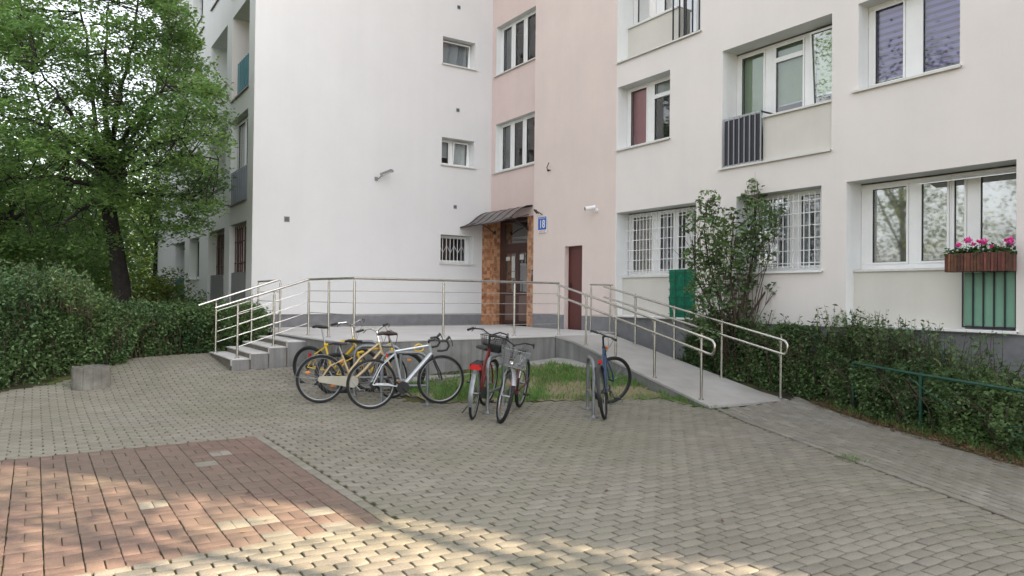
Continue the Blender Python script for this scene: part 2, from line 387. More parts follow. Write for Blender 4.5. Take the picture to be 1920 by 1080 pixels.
# --- openings of the right facade (u0, u1, z0, z1)
hA = (-11.97, -9.70, 1.215, 3.42); hB = (-8.75, -7.06, 2.06, 3.42); hC = (-6.63, -4.29, 1.215, 3.42)
hD = (-11.96, -10.41, 4.77, 6.13); hE = (-9.09, -6.89, 3.97, 6.13); hF = (-6.45, -4.98, 4.80, 6.13)
hG = (-11.97, -9.62, 6.67, 8.83); hH = (-8.7, -7.1, 7.47, 8.83); hI = (-6.63, -4.3, 6.67, 8.83)
hD2 = (-3.2, -1.7, 2.06, 3.42); hE2 = (-3.2, -1.7, 4.77, 6.13)
holes = [hA, hB, hC, hD, hE, hF, hG, hH, hI, hD2, hE2]
wall('cream_wall', FS, -12.0, 6.6, 1.17, TOP, holes, M_cream)
wall('plinth_wall', faceS(FY+.03), -12.0, 6.6, -.3, 1.17, [], M_plinth)
# pink block
hdoor = (-13.80, -13.135, .3, 2.785)
wall('pink_wall', FS, -15.10, -12.0, 1.17, TOP, [(-13.80, -13.135, 1.17, 2.785)], M_pink)
wall('pink_plinth', FS, -15.10, -12.0, -.3, 1.17, [(-13.80, -13.135, -.3, 1.17)], M_plinth)
b = MB(); b.quad((-15.1, FY, -.3), (-15.1, 10.7, -.3), (-15.1, 10.7, TOP), (-15.1, FY, TOP)); b.build('pink_return', M_pink, house)
b = MB(); b.quad((-12.0, FY, -.3), (-12.0, FY+.03, -.3), (-12.0, FY+.03, 1.17), (-12.0, FY, 1.17)); b.build('plinth_return', M_plinth, house)
# stair wall
SY = 10.7; SF = faceS(SY)
sw1 = (-17.29, -14.9, 5.02, 6.37); sw2 = (-17.29, -14.9, 7.73, 9.09); sw3 = (-17.29, -14.9, 10.43, 11.79)
port = (-17.285, -15.66, .2, 3.68)
wall('stair_wall', SF, WX, -14.85, 3.68, TOP, [sw1, sw2, sw3], M_pink2)
# white end wall
EF = faceE(WX)
ew = [(9.13, 10.14, 7.86, 8.60), (9.13, 10.14, 5.13, 5.87), (9.13, 10.15, 2.47, 3.24), (9.13, 10.14, 10.55, 11.3)]
wall('white_end_wall', EF, LY, SY, 1.105, TOP, ew, M_white)
wall('end_plinth', faceE(WX-.03), LY, SY, -.2, 1.105, [], M_plinth)
# left wing facade
LF = faceS(LY)
b1 = [(-19.87, -18.06, 6.55, 8.74), (-19.87, -18.06, 3.85, 6.03), (-19.87, -18.06, 1.12, 3.34), (-19.87, -18.06, 9.25, 11.44)]
b2 = [(-22.65, -20.47, 7.15, 8.77), (-22.65, -20.47, 4.45, 6.03), (-22.65, -20.47, 1.12, 3.34), (-22.65, -20.47, 9.85, 11.44)]
b3 = [(-25.75, -24.0, 2.02, 3.33), (-25.75, -24.0, 4.72, 6.03), (-25.75, -24.0, 7.42, 8.74), (-25.75, -24.0, 10.12, 11.44)]
b4 = [(-28.6, -26.6, 1.12, 3.33), (-28.6, -26.6, 3.85, 6.03), (-28.6, -26.6, 6.55, 8.74), (-28.6, -26.6, 9.25, 11.44)]
wall('left_facade', LF, -33, WX, 1.105, TOP, b1+b2+b3+b4, M_white)
wall('left_plinth', faceS(LY+.03), -33, WX-.03, -.2, 1.105, [], M_plinth)
# roof slab and far sides so the block is solid and casts its shadow
b = MB()
b.box(-33, WX-.02, LY+1.3, 22, TOP-.3, TOP-.001); b.box(-33, WX-.02, LY+.01, LY+1.3, TOP-.2, TOP-.001)
b.box(WX-.02, 6.59, 11.9, 22, TOP-.3, TOP-.001); b.box(WX+.01, 6.59, SY+.01, 11.9, TOP-.2, TOP-.001)
b.build('roof', M_plinth, house)
b = MB(); b.quad((6.6, FY, -.3), (6.6, 22, -.3), (6.6, 22, TOP), (6.6, FY, TOP)); b.quad((6.6, 22, -.3), (-33, 22, -.3), (-33, 22, TOP), (6.6, 22, TOP)); b.quad((-33, 22, -.3), (-33, LY, -.3), (-33, LY, TOP), (-33, 22, TOP))
b.build('rear_wall', M_cream, house)

# --- windows, right facade
def grille(f, u0, u1, z0, z1, d, n, kind='bars'):
    b = MB(); r = .007
    for i in range(n+1):
        u = u0+(u1-u0)*i/n; b.box(u-r, u+r, d-r, d+r, z0, z1, f)
    if kind == 'bars':
        rows = 6; k = 0
        for j in range(rows):
            z = z0+(z1-z0)*(j+.4)/rows
            for i in range(-(j % 2)*2, n, 4):
                a, c = max(0, i), min(n, i+3)
                if c > a: b.box(u0+(u1-u0)*a/n-.04, u0+(u1-u0)*c/n+.04, d-.012, d-.004, z-r, z+r, f)
    else:
        b.box(u0, u1, d-.012, d-.004, z0, z0+.015, f); b.box(u0, u1, d-.012, d-.004, z1-.015, z1, f)
        zc = (z0+z1)/2
        for i in range(n):
            ua, ub = u0+(u1-u0)*i/n, u0+(u1-u0)*(i+1)/n; za, zb = (zc-.09, zc+.09) if i % 2 else (zc+.09, zc-.09)
            b.tube([f(ua, d-.02, za), f(ub, d-.02, zb)], .006, 5)
    return b.build('window_grille', M_pvc, house)
def parapet(f, u0, u1, z0, z1, d, m=M_cream2, side=None):
    b = MB(); b.box(u0, u1, d, d+.15, z0, z1, f); b.build('parapet_panel', m, house)
def railing(f, u0, u1, z0, z1, d, n, msheet, mbar, label=None, thick=.01):
    b = MB(); b.box(u0, u1, d, d+.02, z1-.03, z1, f); b.box(u0, u1, d, d+.02, z0, z0+.02, f)
    for i in range(n+1):
        u = u0+(u1-u0)*i/n; b.box(u-thick, u+thick, d-.012, d+.012, z0, z1-.001, f)
    o = b.build('balcony_railing', mbar, house)
    if msheet: s = MB(); s.box(u0+.01, u1-.01, d+.016, d+.019, z0+.03, z1-.04, f); s.build('railing_sheet', msheet, o)
    if label: o['label'] = label
    return o
# A: ground floor left, barred, with green netting
reveal(FS, *hA, .36)
parapet(FS, hA[0]+.001, -10.55, hA[2], 2.03, .19)
sill(FS, hA[0]+.02, -10.55, 2.055, .36, out=-.16)
window(FS, -11.97, -10.6, 2.056, 3.40, .36, [(-11.86, -11.22, M_blindb, None, None, 0), (-11.03, -10.62+.02, M_curt2, None, None, 0)])
window(FS, -10.60, -9.70, 1.25, 3.40, .37, [(-10.52, -10.25, M_curt2, None, None, 0), (-10.15, -9.76, M_curt2, None, None, 0)])
grille(FS, -11.95, -9.72, 2.09, 3.38, .29, 22)
sill(FS, hA[0]-.02, hA[1]+.02, 1.218, .4, m=M_pvc)
o = railing(FS, -10.35, -9.72, 1.24, 2.10, .02, 6, None, M_railbar)
nb = MB()
for i in range(12):
    for j in range(12):
        u0_, u1_ = -10.37+.67*i/12, -10.37+.67*(i+1)/12; z0_, z1_ = 1.2+.95*j/12, 1.2+.95*(j+1)/12
        rr = lambda u, z: -.012-.022*math.sin(u*37+z*11)*math.sin(z*23)
        nb.quad(FS(u0_, rr(u0_, z0_), z0_), FS(u1_, rr(u1_, z0_), z0_), FS(u1_, rr(u1_, z1_), z1_), FS(u0_, rr(u0_, z1_), z1_))
bmesh.ops.remove_doubles(nb.bm, verts=nb.bm.verts[:], dist=1e-4); n_ = nb.build('netting', M_net, o, smooth=True)
nb = MB()
for i in range(6): nb.box(-10.37, -9.70, -.045, -.038, 1.28+i*.16, 1.29+i*.16, FS)
for u in (-10.17, -9.93): nb.box(u-.006, u+.006, -.052, -.045, 1.2, 2.14, FS)
nb.build('netting_cords', M_fence, o)
# B: barred window behind the bush
reveal(FS, *hB, .30)
window(FS, hB[0], hB[1], hB[2], hB[3], .30, [(-8.62, -7.82, M_curt2, None, None, 0), (-7.66, -7.12, M_curt2, None, None, 0)])
grille(FS, hB[0]+.03, hB[1]-.03, 2.12, 3.36, .18, 16)
sill(FS, hB[0]-.03, hB[1]+.04, 2.065, .3, m=M_pvc)
# C: ground floor right with flower box
reveal(FS, *hC, .40)
parapet(FS, hC[0]+.001, -5.0, hC[2], 2.03, .21)
sill(FS, hC[0]+.03, -5.0, 2.065, .4, out=-.18)
window(FS, -6.63, -5.28, 2.066, 3.40, .40, [(-6.47, -5.88, M_blinds, None, None, 0), (-5.72, -5.30, M_blinds, None, None, 0)], glass=M_glassS, fr=.06)
window(FS, -5.28, -4.29, 1.25, 3.40, .402, [(-5.265, -5.07, M_blinds, None, None, 0), (-4.92, -4.36, M_blinds, None, None, 0)], glass=M_glassS, fr=.06)
b = MB(); b.box(-5.62, -4.31, .16, .35, 3.31, 3.325, lambda u, d, z: FS(u, d, z-(.35-d)*.22)); b.build('top_vent_sash', M_pvc, house)
sill(FS, hC[0]-.05, hC[1]+.03, 1.218, .4, out=.06, m=M_pvc)
railing(FS, -4.94, -4.30, 1.24, 2.02, .02, 5, M_greenp, M_railgr, 'green sheet railing under the flower box', .007)
# D
reveal(FS, *hD, .27)
window(FS, hD[0], hD[1], hD[2], hD[3], .27, [(-11.86, -11.32, M_blindp, None, None, 0), (-11.14, -10.46, M_blindw, 5.78, 5.8, 0)], glass=M_glassM)
sill(FS, hD[0]-.02, hD[1]+.03, hD[2]+.004, .27)
# E: first floor balcony module
reveal(FS, *hE, .40)
parapet(FS, -8.22, hE[1]-.001, hE[2], 4.74, .05)
sill(FS, -8.24, hE[1]-.002, 4.765, .4, out=-.01)
window(FS, hE[0], -8.30, 4.0, 6.11, .40, [(-9.0, -8.46, M_blindg, None, None, 0)], glass=M_glassM)
window(FS, -8.30, hE[1], 4.766, 6.11, .402, [(-8.26, -7.66, M_blindg, 5.80, 5.02, 0), (-7.50, -6.94, M_blindg, None, 5.04, -.075)], glass=M_glassM)
sill(FS, hE[0]-.06, hE[1]+.01, hE[2]+.004, .4)
railing(FS, hE[0]+.06, -8.22, hE[2]+.01, 4.86, -.02, 7, M_railgr, M_railbar, 'dark sheet railing of the first floor balcony', .006)
b = MB(); b.box(-8.226, -8.206, -.015, .3, 4.83, 4.855, FS); b.build('railing_return', M_railgr, house)
# F: purple blinds
reveal(FS, *hF, .27)
window(FS, hF[0], hF[1], hF[2], hF[3], .27, [(-6.36, -5.87, M_purple, None, 4.98, 0), (-5.64, -5.03, M_purple, None, None, 0)], glass=M_glassM, fr=.06)
sill(FS, hF[0]-.09, hF[1]+.03, hF[2]+.004, .27)
# G: second floor
reveal(FS, *hG, .44)
parapet(FS, hG[0]+.001, -10.48, hG[2], 7.46, .29)
sill(FS, hG[0]+.02, -10.48, 7.485, .44, out=-.26)
window(FS, hG[0], -10.6, 7.486, 8.81, .44, [(-11.86, -11.26, M_curtY, None, None, 0), (-11.05, -10.66, M_blindw, None, None, 0)], glass=M_glassS)
window(FS, -10.6, hG[1], 6.7, 8.81, .442, [(-10.52, -10.12, M_blindw, None, None, 0), (-10.02, -9.68, M_blindw, None, None, 0)], glass=M_glassS)
sill(FS, hG[0]-.02, hG[1]+.03, hG[2]+.004, .44)
railing(FS, -10.34, -9.66, hG[2]+.01, 7.56, .0, 4, None, M_railgr, None, .012)
for h in (hH, hI, hD2, hE2):
    reveal(FS, *h, .3); mid = (h[0]+h[1])/2
    window(FS, *h, .3, [(h[0]+.08, mid-.06, M_curt, None, None, 0), (mid+.06, h[1]-.08, M_curt, None, None, 0)]); sill(FS, h[0]-.03, h[1]+.03, h[2]+.004, .3)
# stair windows
for s in (sw1, sw2, sw3):
    reveal(SF, *s, .19)
    window(SF, s[0]-.02, s[1], s[2], s[3], .17, [(-17.2, -16.74, M_curtY, None, None, 0), (-16.60, -16.14, None, None, None, 0), (-16.02, -15.5, None, None, None, 0)], fr=.05)
    sill(SF, s[0]-.09, -15.1, s[2]+.004, .17, m=M_sill)
# end wall windows
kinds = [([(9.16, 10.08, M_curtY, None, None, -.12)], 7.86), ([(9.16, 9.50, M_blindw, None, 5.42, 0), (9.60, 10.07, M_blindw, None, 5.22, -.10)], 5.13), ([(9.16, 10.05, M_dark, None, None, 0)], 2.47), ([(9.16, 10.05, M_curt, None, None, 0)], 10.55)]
for h, (pn, _) in zip(ew, kinds):
    reveal(EF, *h, .30); window(EF, h[0], h[1], h[2], h[3]-.002, .28, pn, fr=.045); sill(EF, h[0]-.03, h[1]+.05, h[2]+.004, .28, m=M_sill)
grille(EF, 9.16, 10.08, 2.52, 3.20, .16, 8, 'zigzag')
for (u, z, s) in ((9.60, 9.48, .05), (9.61, 6.66, .05), (9.56, 4.01, .05), (5.01, 3.37, .065)):
    b = MB(); b.box(u-s, u+s, -.012, -.001, z-s, z+s, EF); v = b.build('vent_plate', M_grey if s < .06 else M_lamp, house)
    b = MB()
    for i in range(4): b.box(u-s*.7, u+s*.7, -.018, -.012, z-s*.6+i*s*.36, z-s*.45+i*s*.36, EF)
    b.build('vent_slot', M_plast, v)
# left wing bays
for lst, dd, kind in ((b1, 0, 1), (b2, 0, 2), (b4, 0, 4)):
    for k, h in enumerate(lst):
        loggia = (kind == 1 and k in (0, 3)) or (kind == 2 and k in (0, 1, 3)) or kind == 4
        d = 1.0 if loggia else (.17 if kind == 1 else .27)
        reveal(LF, *h, d, mj=(M_cream if (kind == 1 and k == 0) else M_reveal))
        if loggia:
            b = MB(); b.quad(LF(h[0], d, h[2]), LF(h[1], d, h[2]), LF(h[1], d, h[3]), LF(h[0], d, h[3])); b.build('loggia_back_wall', M_cream2, house)
            window(LF, h[0]+.5, h[1]-.1, h[2]+.3, h[3]-.1, d-.02, [(h[0]+.6, h[1]-.2, M_curt, None, None, 0)], room=False)
        else:
            dark = k == 2
            mid = (h[0]+h[1])/2
            if k == 2:
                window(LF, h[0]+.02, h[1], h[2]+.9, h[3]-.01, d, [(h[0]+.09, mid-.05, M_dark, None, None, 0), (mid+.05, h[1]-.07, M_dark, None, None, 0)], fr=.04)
                b = MB()
                for i in range(9): b.box(h[0]+.1+i*.2, h[0]+.115+i*.2, d-.05, d-.03, h[2]+.95, h[3]-.04, LF)
                for z in (2.35, 2.9): b.box(h[0]+.05, h[1]-.05, d-.052, d-.032, z, z+.02, LF)
                b.build('window_grille', M_doorred, house)
                b = MB(); b.quad(LF(h[0], d+.02, h[2]), LF(h[1], d+.02, h[2]), LF(h[1], d+.02, h[2]+.95), LF(h[0], d+.02, h[2]+.95)); b.build('parapet_panel', M_cream2, house)
            else:
                window(LF, h[0]+.02, h[1], h[2]+.85, h[3]-.02, d, [(h[0]+.1, mid-.05, M_curt, None, None, 0), (mid+.05, h[1]-.07, None, None, None, 0)], glass=M_glassS)
                b = MB(); b.quad(LF(h[0], d+.02, h[2]), LF(h[1], d+.02, h[2]), LF(h[1], d+.02, h[2]+.9), LF(h[0], d+.02, h[2]+.9)); b.build('parapet_panel', M_grey, house)
        sill(LF, h[0]-.02, h[1]+.03, h[2]+.004, .1, m=M_sillb)
railing(LF, -19.25, -18.08, 6.57, 7.40, .02, 6, M_teal, M_teal, 'teal sheet railing of the upper loggia')
railing(LF, -19.80, -18.08, 3.87, 4.70, .02, 9, M_grey, M_grey)
railing(LF, -19.80, -18.08, 1.14, 2.12, .06, 14, M_grey, M_lamp)
railing(LF, -22.45, -20.9, 1.14, 2.10, .06, 10, M_grey, M_lamp)
railing(LF, -28.5, -26.7, 1.14, 2.10, .02, 8, M_teal, M_teal)
for h in b3:
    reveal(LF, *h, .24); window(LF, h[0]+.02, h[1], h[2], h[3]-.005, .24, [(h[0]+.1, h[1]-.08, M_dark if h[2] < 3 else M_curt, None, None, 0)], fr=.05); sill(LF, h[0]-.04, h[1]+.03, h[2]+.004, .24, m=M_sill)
for (ua, ub, z) in ((-24.55, -23.7, 9.70), (-25.2, -23.65, 9.35)): sill(LF, ua, ub, z, .0, m=M_sillb)

# --- portal, entrance door, maroon door
b = MB()
b.quad((WX, SY, .2), (-17.285, SY, .2), (-17.285, SY, 3.68), (WX, SY, 3.68))
b.quad((-15.66, SY, .2), (-14.9, SY, .2), (-14.9, SY, 3.68), (-15.66, SY, 3.68))
b.quad((-17.285, SY, .2), (-17.285, SY+.2, .2), (-17.285, SY+.2, 3.68), (-17.285, SY, 3.68))
b.quad((-15.66, SY, .2), (-15.66, SY+.2, .2), (-15.66, SY+.2, 3.68), (-15.66, SY, 3.68))
b.box(WX-.02, WX+.012, 10.43, SY+.002, .3, 3.66)
b.build('tiled_portal', M_tile, house)
DF = faceS(SY+.19)
b = MB()
b.box(-17.285, -17.10, 0, .08, .3, 3.68, DF); b.box(-15.75, -15.66, 0, .08, .3, 3.68, DF); b.box(-17.10, -15.75, 0, .08, 3.60, 3.68, DF); b.box(-17.10, -15.75, -.005, .08, 2.86, 3.02, DF)
b.build('entrance_frame', M_doorbr, house)
b = MB(); b.quad(DF(-17.1, .04, 3.02), DF(-15.75, .04, 3.02), DF(-15.75, .04, 3.6), DF(-17.1, .04, 3.6)); b.build('transom_pane', M_glassS, house)
for (ua, ub, hx) in ((-17.10, -16.43, -16.52), (-16.425, -15.75, -16.34)):
    b = MB()
    b.box(ua, ua+.07, .01, .06, .84, 2.86, DF); b.box(ub-.07, ub, .01, .06, .84, 2.86, DF); b.box(ua+.07, ub-.07, .01, .06, 2.76, 2.86, DF); b.box(ua+.07, ub-.07, .01, .06, 1.62, 1.72, DF); b.box(ua+.07, ub-.07, .01, .06, .84, .94, DF)
    dr = b.build('entrance_door', M_doorbr, house)
    b = MB(); b.box(ua+.07, ub-.07, .02, .05, .94, 1.62, DF); b.build('door_panel', M_panelbr, dr)
    b = MB(); b.quad(DF(ua+.07, .035, 1.72), DF(ub-.07, .035, 1.72), DF(ub-.07, .035, 2.76), DF(ua+.07, .035, 2.76)); b.build('door_pane', M_glassS, dr)
    b = MB(); b.tube([DF(hx, .0, 2.02), DF(hx, -.05, 2.02), DF(hx, -.05, 1.72), DF(hx, .0, 1.72)], .012); b.build('door_handle', M_plast, dr)
M_paper = mat('paper_notice', (.62, .62, .58), .8, var=.1)
for (ua, ub, za, zb) in ((-17.01, -16.82, 2.57, 2.68), (-16.72, -16.56, 2.28, 2.68), (-16.33, -16.14, 2.58, 2.72), (-16.72, -16.56, 2.10, 2.26)): b = MB(); b.box(ua, ub, .022, .026, za, zb, DF); b.build('paper_notice', M_paper, house)
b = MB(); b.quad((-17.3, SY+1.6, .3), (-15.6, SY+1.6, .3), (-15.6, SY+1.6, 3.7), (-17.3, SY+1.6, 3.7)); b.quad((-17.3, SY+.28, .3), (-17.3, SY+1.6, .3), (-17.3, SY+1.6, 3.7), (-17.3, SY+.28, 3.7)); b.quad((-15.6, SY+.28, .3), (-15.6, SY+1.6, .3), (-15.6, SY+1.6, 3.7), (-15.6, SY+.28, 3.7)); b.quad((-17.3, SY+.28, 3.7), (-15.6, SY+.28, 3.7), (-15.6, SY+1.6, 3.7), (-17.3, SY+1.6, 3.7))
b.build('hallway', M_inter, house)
b = MB()
for z in (2.98, 3.10, 3.22): b.box(-17.1, -15.7, .25+.15*(z-2.98), .9, z, z+.02, DF)
b.build('transom_reflection_slats', M_reveal, house)  # pale slats added to imitate the arc reflections in the transom glass
# maroon service door
b = MB(); b.quad((-13.80, FY, .3), (-13.80, FY+.15, .3), (-13.80, FY+.15, 2.785), (-13.80, FY, 2.785)); b.quad((-13.135, FY, .3), (-13.135, FY+.15, .3), (-13.135, FY+.15, 2.785), (-13.135, FY, 2.785)); b.quad((-13.80, FY, 2.785), (-13.135, FY, 2.785), (-13.135, FY+.15, 2.785), (-13.80, FY+.15, 2.785)); b.build('door_reveal', M_pink, house)
b = MB(); b.box(-13.80, -13.135, .13, .17, .80, 2.785, FS); dr = b.build('service_door', M_doorred, house)
b = MB(); b.box(-13.795, -13.76, .118, .129, .86, 2.78, FS); b.box(-13.175, -13.14, .118, .129, .86, 2.78, FS); b.box(-13.76, -13.175, .118, .129, 2.75, 2.78, FS); b.build('door_frame', M_doorred, dr)
b = MB(); b.box(-13.735, -13.70, .115, .13, 1.75, 1.93, FS); b.tube([FS(-13.72, .11, 1.86), FS(-13.72, .08, 1.86), FS(-13.62, .08, 1.86)], .009); b.build('door_handle', M_plast, dr)

# ------------------------------------------------------------------ canopy above the entrance
cano = empty('entrance_canopy', (-16.5, SY, 3.6), 'curved brown polycarbonate canopy above the tiled entrance', 'canopy')
prof = [(10.69, 3.93), (10.52, 3.905), (10.38, 3.85), (10.24, 3.76), (10.12, 3.66), (10.0, 3.57), (9.86, 3.50), (9.72, 3.455)]
XL, XR = -17.47, -15.44
b = MB(); vs = [[b.bm.verts.new((x, y, z)) for (y, z) in prof] for x in (XL, XR)]
vt = [[b.bm.verts.new((x, y+.004, z+.008)) for (y, z) in prof] for x in (XL, XR)]
for i in range(len(prof)-1):
    b.bm.faces.new((vs[0][i], vs[0][i+1], vs[1][i+1], vs[1][i])); b.bm.faces.new((vt[0][i], vt[0][i+1], vt[1][i+1], vt[1][i]))
b.build('canopy_sheet', M_polyc, cano, smooth=True)
b = MB()
for k in range(6):
    x = XL+(XR-XL)*k/5; r = .016 if k in (0, 5) else .009
    b.tube([(x, y, z+.01) for (y, z) in prof], r, 6)
b.tube([(XL, prof[-1][0], prof[-1][1]), (XR, prof[-1][0], prof[-1][1])], .018, 6); b.tube([(XL, 10.68, 3.92), (XR, 10.68, 3.92)], .016, 6)
b.build('canopy_frame', M_canfr, cano)
for x in (-17.2, -15.6):
    b = MB(); b.tube([(x, 10.69, 3.30), (x, 10.45, 3.46), (x, 10.1, 3.62), (x, 9.78, 3.47)], .014, 6); b.tube([(x, 10.69, 3.72), (x, 10.3, 3.60)], .01, 6)
    b.ellipsoid((x, 10.66, 3.36), (.03, .03, .05), 8); b.build('canopy_bracket', M_canfr, cano)

# ------------------------------------------------------------------ wall mounted things
def text(name, s, size, loc, m, parent, ext=.001, bold=False, sx=1):
    cu = bpy.data.curves.new(name, 'FONT'); cu.body = s; cu.size = size; cu.extrude = ext; cu.align_x = 'CENTER'; cu.align_y = 'CENTER'
    if bold: cu.offset = size*.022
    o = bpy.data.objects.new(name+'_tmp', cu); COL.objects.link(o)
    bpy.context.view_layer.update()
    me = bpy.data.meshes.new_from_object(o); bpy.data.objects.remove(o)
    me.transform(Matrix.Diagonal((sx, 1, 1, 1))); me.transform(Matrix.Rotation(R(90), 4, 'X')); me.transform(Matrix.Translation(Vector(loc)-loc_of(parent)))
    me.materials.clear(); me.materials.append(m)
    n = bpy.data.objects.new(name, me); COL.objects.link(n); n.parent = parent; return n
M_signb = mat('sign_blue', (.012, .12, .52), .3, var=.05); M_signw = mat('sign_white', (.8, .8, .8), .4); M_signr = mat('sign_red', (.62, .07, .07), .4)
sg = empty('house_number_sign', (-14.68, FY-.02, 3.38), 'blue house number sign reading 18 on the pink wall', 'sign')
b = MB(); b.box(-14.86, -14.50, FY-.030, FY-.012, 3.17, 3.57); b.build('sign_border', M_signw, sg)
b = MB(); b.box(-14.85, -14.51, FY-.034, FY-.0305, 3.245, 3.56); b.build('sign_plate', M_signb, sg)
b = MB(); b.box(-14.85, -14.51, FY-.034, FY-.0305, 3.18, 3.235); b.build('district_band', M_signw, sg)
text('number', '18', .27, (-14.68, FY-.036, 3.375), M_signw, sg, bold=True, sx=.95)
for nm, z, mm, n_, h_ in (('street_name', 3.53, M_signw, 9, .030), ('district_name', 3.207, M_signr, 8, .036)):   # too small to read in the photo: a row of letter-sized strokes
    b = MB()
    for i in range(n_):
        x = -14.68 + (i-(n_-1)/2)*.033; b.box(x-.011, x-.004, FY-.0375, FY-.0345, z-h_/2, z+h_/2); b.box(x-.0035, x+.010, FY-.0375, FY-.0345, z+(h_/2-.008)*(1 if i % 2 else -1)-.004, z+(h_/2-.008)*(1 if i % 2 else -1)+.004)
    b.build(nm, mm, sg)
cc = empty('security_camera', (-12.68, FY, 3.57), 'small white security camera on the pink wall', 'camera')
b = MB(); b.tube([(-12.62, FY-.001, 3.54), (-12.62, FY-.07, 3.54)], .045, 12); b.tube([(-12.62, FY-.06, 3.55), (-12.65, FY-.11, 3.585)], .018, 8); b.build('bracket', M_pvc, cc, smooth=True)
b = MB(); b.tube([(-12.60, FY-.07, 3.60), (-12.67, FY-.19, 3.575), (-12.71, FY-.27, 3.56)], [.045, .05, .05], 12); b.build('housing', M_pvc, cc, smooth=True)
b = MB(); b.tube([(-12.71, FY-.27, 3.56), (-12.716, FY-.281, 3.558)], .038, 12); b.build('lens', M_plast, cc)
sp = empty('spotlight_bracket', (-14.8, FY, 3.68), 'small rusty lamp bracket above the blue number sign', 'lamp')
b = MB(); b.tube([(-14.72, FY, 3.62), (-14.78, FY-.12, 3.70)], .012, 6); b.build('arm', M_twig, sp)
b = MB(); b.tube([(-14.80, FY-.10, 3.66), (-14.86, FY-.16, 3.75)], [.03, .02], 8); b.tube([(-14.75, FY-.10, 3.64), (-14.82, FY-.13, 3.75)], .012, 6); b.build('head', M_twig, sp)
hk = empty('cable_bracket', (-14.42, FY, 4.72), 'small dark hooked bracket high on the pink wall', 'bracket')
b = MB(); b.tube([(-14.40, FY, 4.68), (-14.42, FY-.06, 4.68), (-14.46, FY-.07, 4.74), (-14.39, FY-.06, 4.86)], .012, 6); b.ellipsoid((-14.40, FY-.07, 4.67), (.035, .035, .03), 8); b.build('hook', M_twig, hk)
ic = empty('intercom', (-15.3, SY, 2.1), 'black intercom panel on the tiled portal', 'intercom')
b = MB(); b.box(-15.42, -15.32, SY-.03, SY-.001, 1.98, 2.28); b.build('housing', M_plast, ic)
b = MB(); b.box(-15.41, -15.35, SY-.034, SY-.0305, 2.15, 2.24); b.build('keypad', M_galv, ic)
fl = empty('floodlight', (WX, 7.4, 4.6), 'grey LED floodlight on an arm on the white end wall', 'lamp')
b = MB(); b.box(WX, WX+.02, 7.22, 7.30, 4.50, 4.60); b.tube([(WX, 7.26, 4.53), (WX+.10, 7.30, 4.56), (WX+.16, 7.38, 4.66)], .013, 6); b.build('arm', M_lamp, fl)
b = MB(); b.box(-.16, .16, -.10, .10, -.02, .03)
bmesh.ops.transform(b.bm, matrix=Matrix.Translation((WX+.22, 7.46, 4.70)) @ Matrix.Rotation(R(48), 4, 'Z') @ Matrix.Rotation(R(-20), 4, 'Y'), verts=b.bm.verts[:])
b.build('head', M_lamp, fl, bevel=.008)
b = MB(); b.box(-.14, .14, -.08, .08, -.026, -.021)
bmesh.ops.transform(b.bm, matrix=Matrix.Translation((WX+.22, 7.46, 4.70)) @ Matrix.Rotation(R(48), 4, 'Z') @ Matrix.Rotation(R(-20), 4, 'Y'), verts=b.bm.verts[:])
b.build('lens', M_signw, fl)

# flower box with geraniums
fb = empty('flower_box', (-4.66, FY-.12, 1.99), 'brown slatted flower box with pink geraniums on the ground floor railing', 'flower box')
b = MB()
x = -5.04; i = 0
while x < -4.27:
    ww = .032+.008*random.random(); b.box(x, x+ww, FY-.26-.004*(i % 2), FY-.245, 1.985, 2.225); x += ww+.006; i += 1
y = FY-.235
while y < FY-.06: b.box(-5.05, -5.038, y, y+.034, 1.985, 2.225); b.box(-4.278, -4.268, y, y+.034, 1.985, 2.225); y += .04
b.build('slats', M_slatw, fb)
b = MB(); b.box(-5.035, -4.28, FY-.243, FY-.05, 1.98, 2.20); b.build('trough', M_plast, fb)

# ------------------------------------------------------------------ entrance platform, steps, ramp
PZ = .855
pl = empty('entrance_platform', (-13, 6, .4), 'grey concrete entrance platform with four steps and a long ramp', 'platform')
deckz = lambda x, y: PZ - (.055*max(0, min(1, (-x-11.2)/6.3)))
lo = lambda x, y: G(x, y)-.3
# body (with the deck slab as a separate sheet proud of it)
FXa, FXb = (-10.98, 4.02), (-11.17, 8.30)
body = [(-17.52, 4.05), (-12.78, 4.0), FXa, FXb, (-12.2, 10.52), (-17.52, 10.9)]
b = MB(); b.prism([(-17.47, 4.06), (-12.78, 4.03), (FXa[0]-.015, FXa[1]+.015), (FXb[0]-.015, FXb[1]), (-11.6, 9.72), (-11.9, 10.46), (-17.47, 10.46)], lo, lambda x, y: deckz(x, y)-.032)
b.build('platform_wall', M_conc, pl)
b = MB(); b.prism([(-17.47, 4.04), (-12.78, 4.0), FXa, FXb, (-11.17, 9.72), (-11.9, 9.74), (-11.9, 10.49), (-15.1, 10.49), (-15.1, 10.69), (-17.28, 10.88), (-17.47, 10.69)], lambda x, y: deckz(x, y)-.03, deckz)
b.build('deck', M_deck, pl, bevel=.006)
b = MB(); b.prism([(-12.0, 9.74), (-11.17, 9.74), (-11.17, 9.70), (-12.0, 9.70)], lambda x, y: .3, lambda x, y: deckz(x, y)-.035); b.build('platform_end_wall', M_conc, pl)
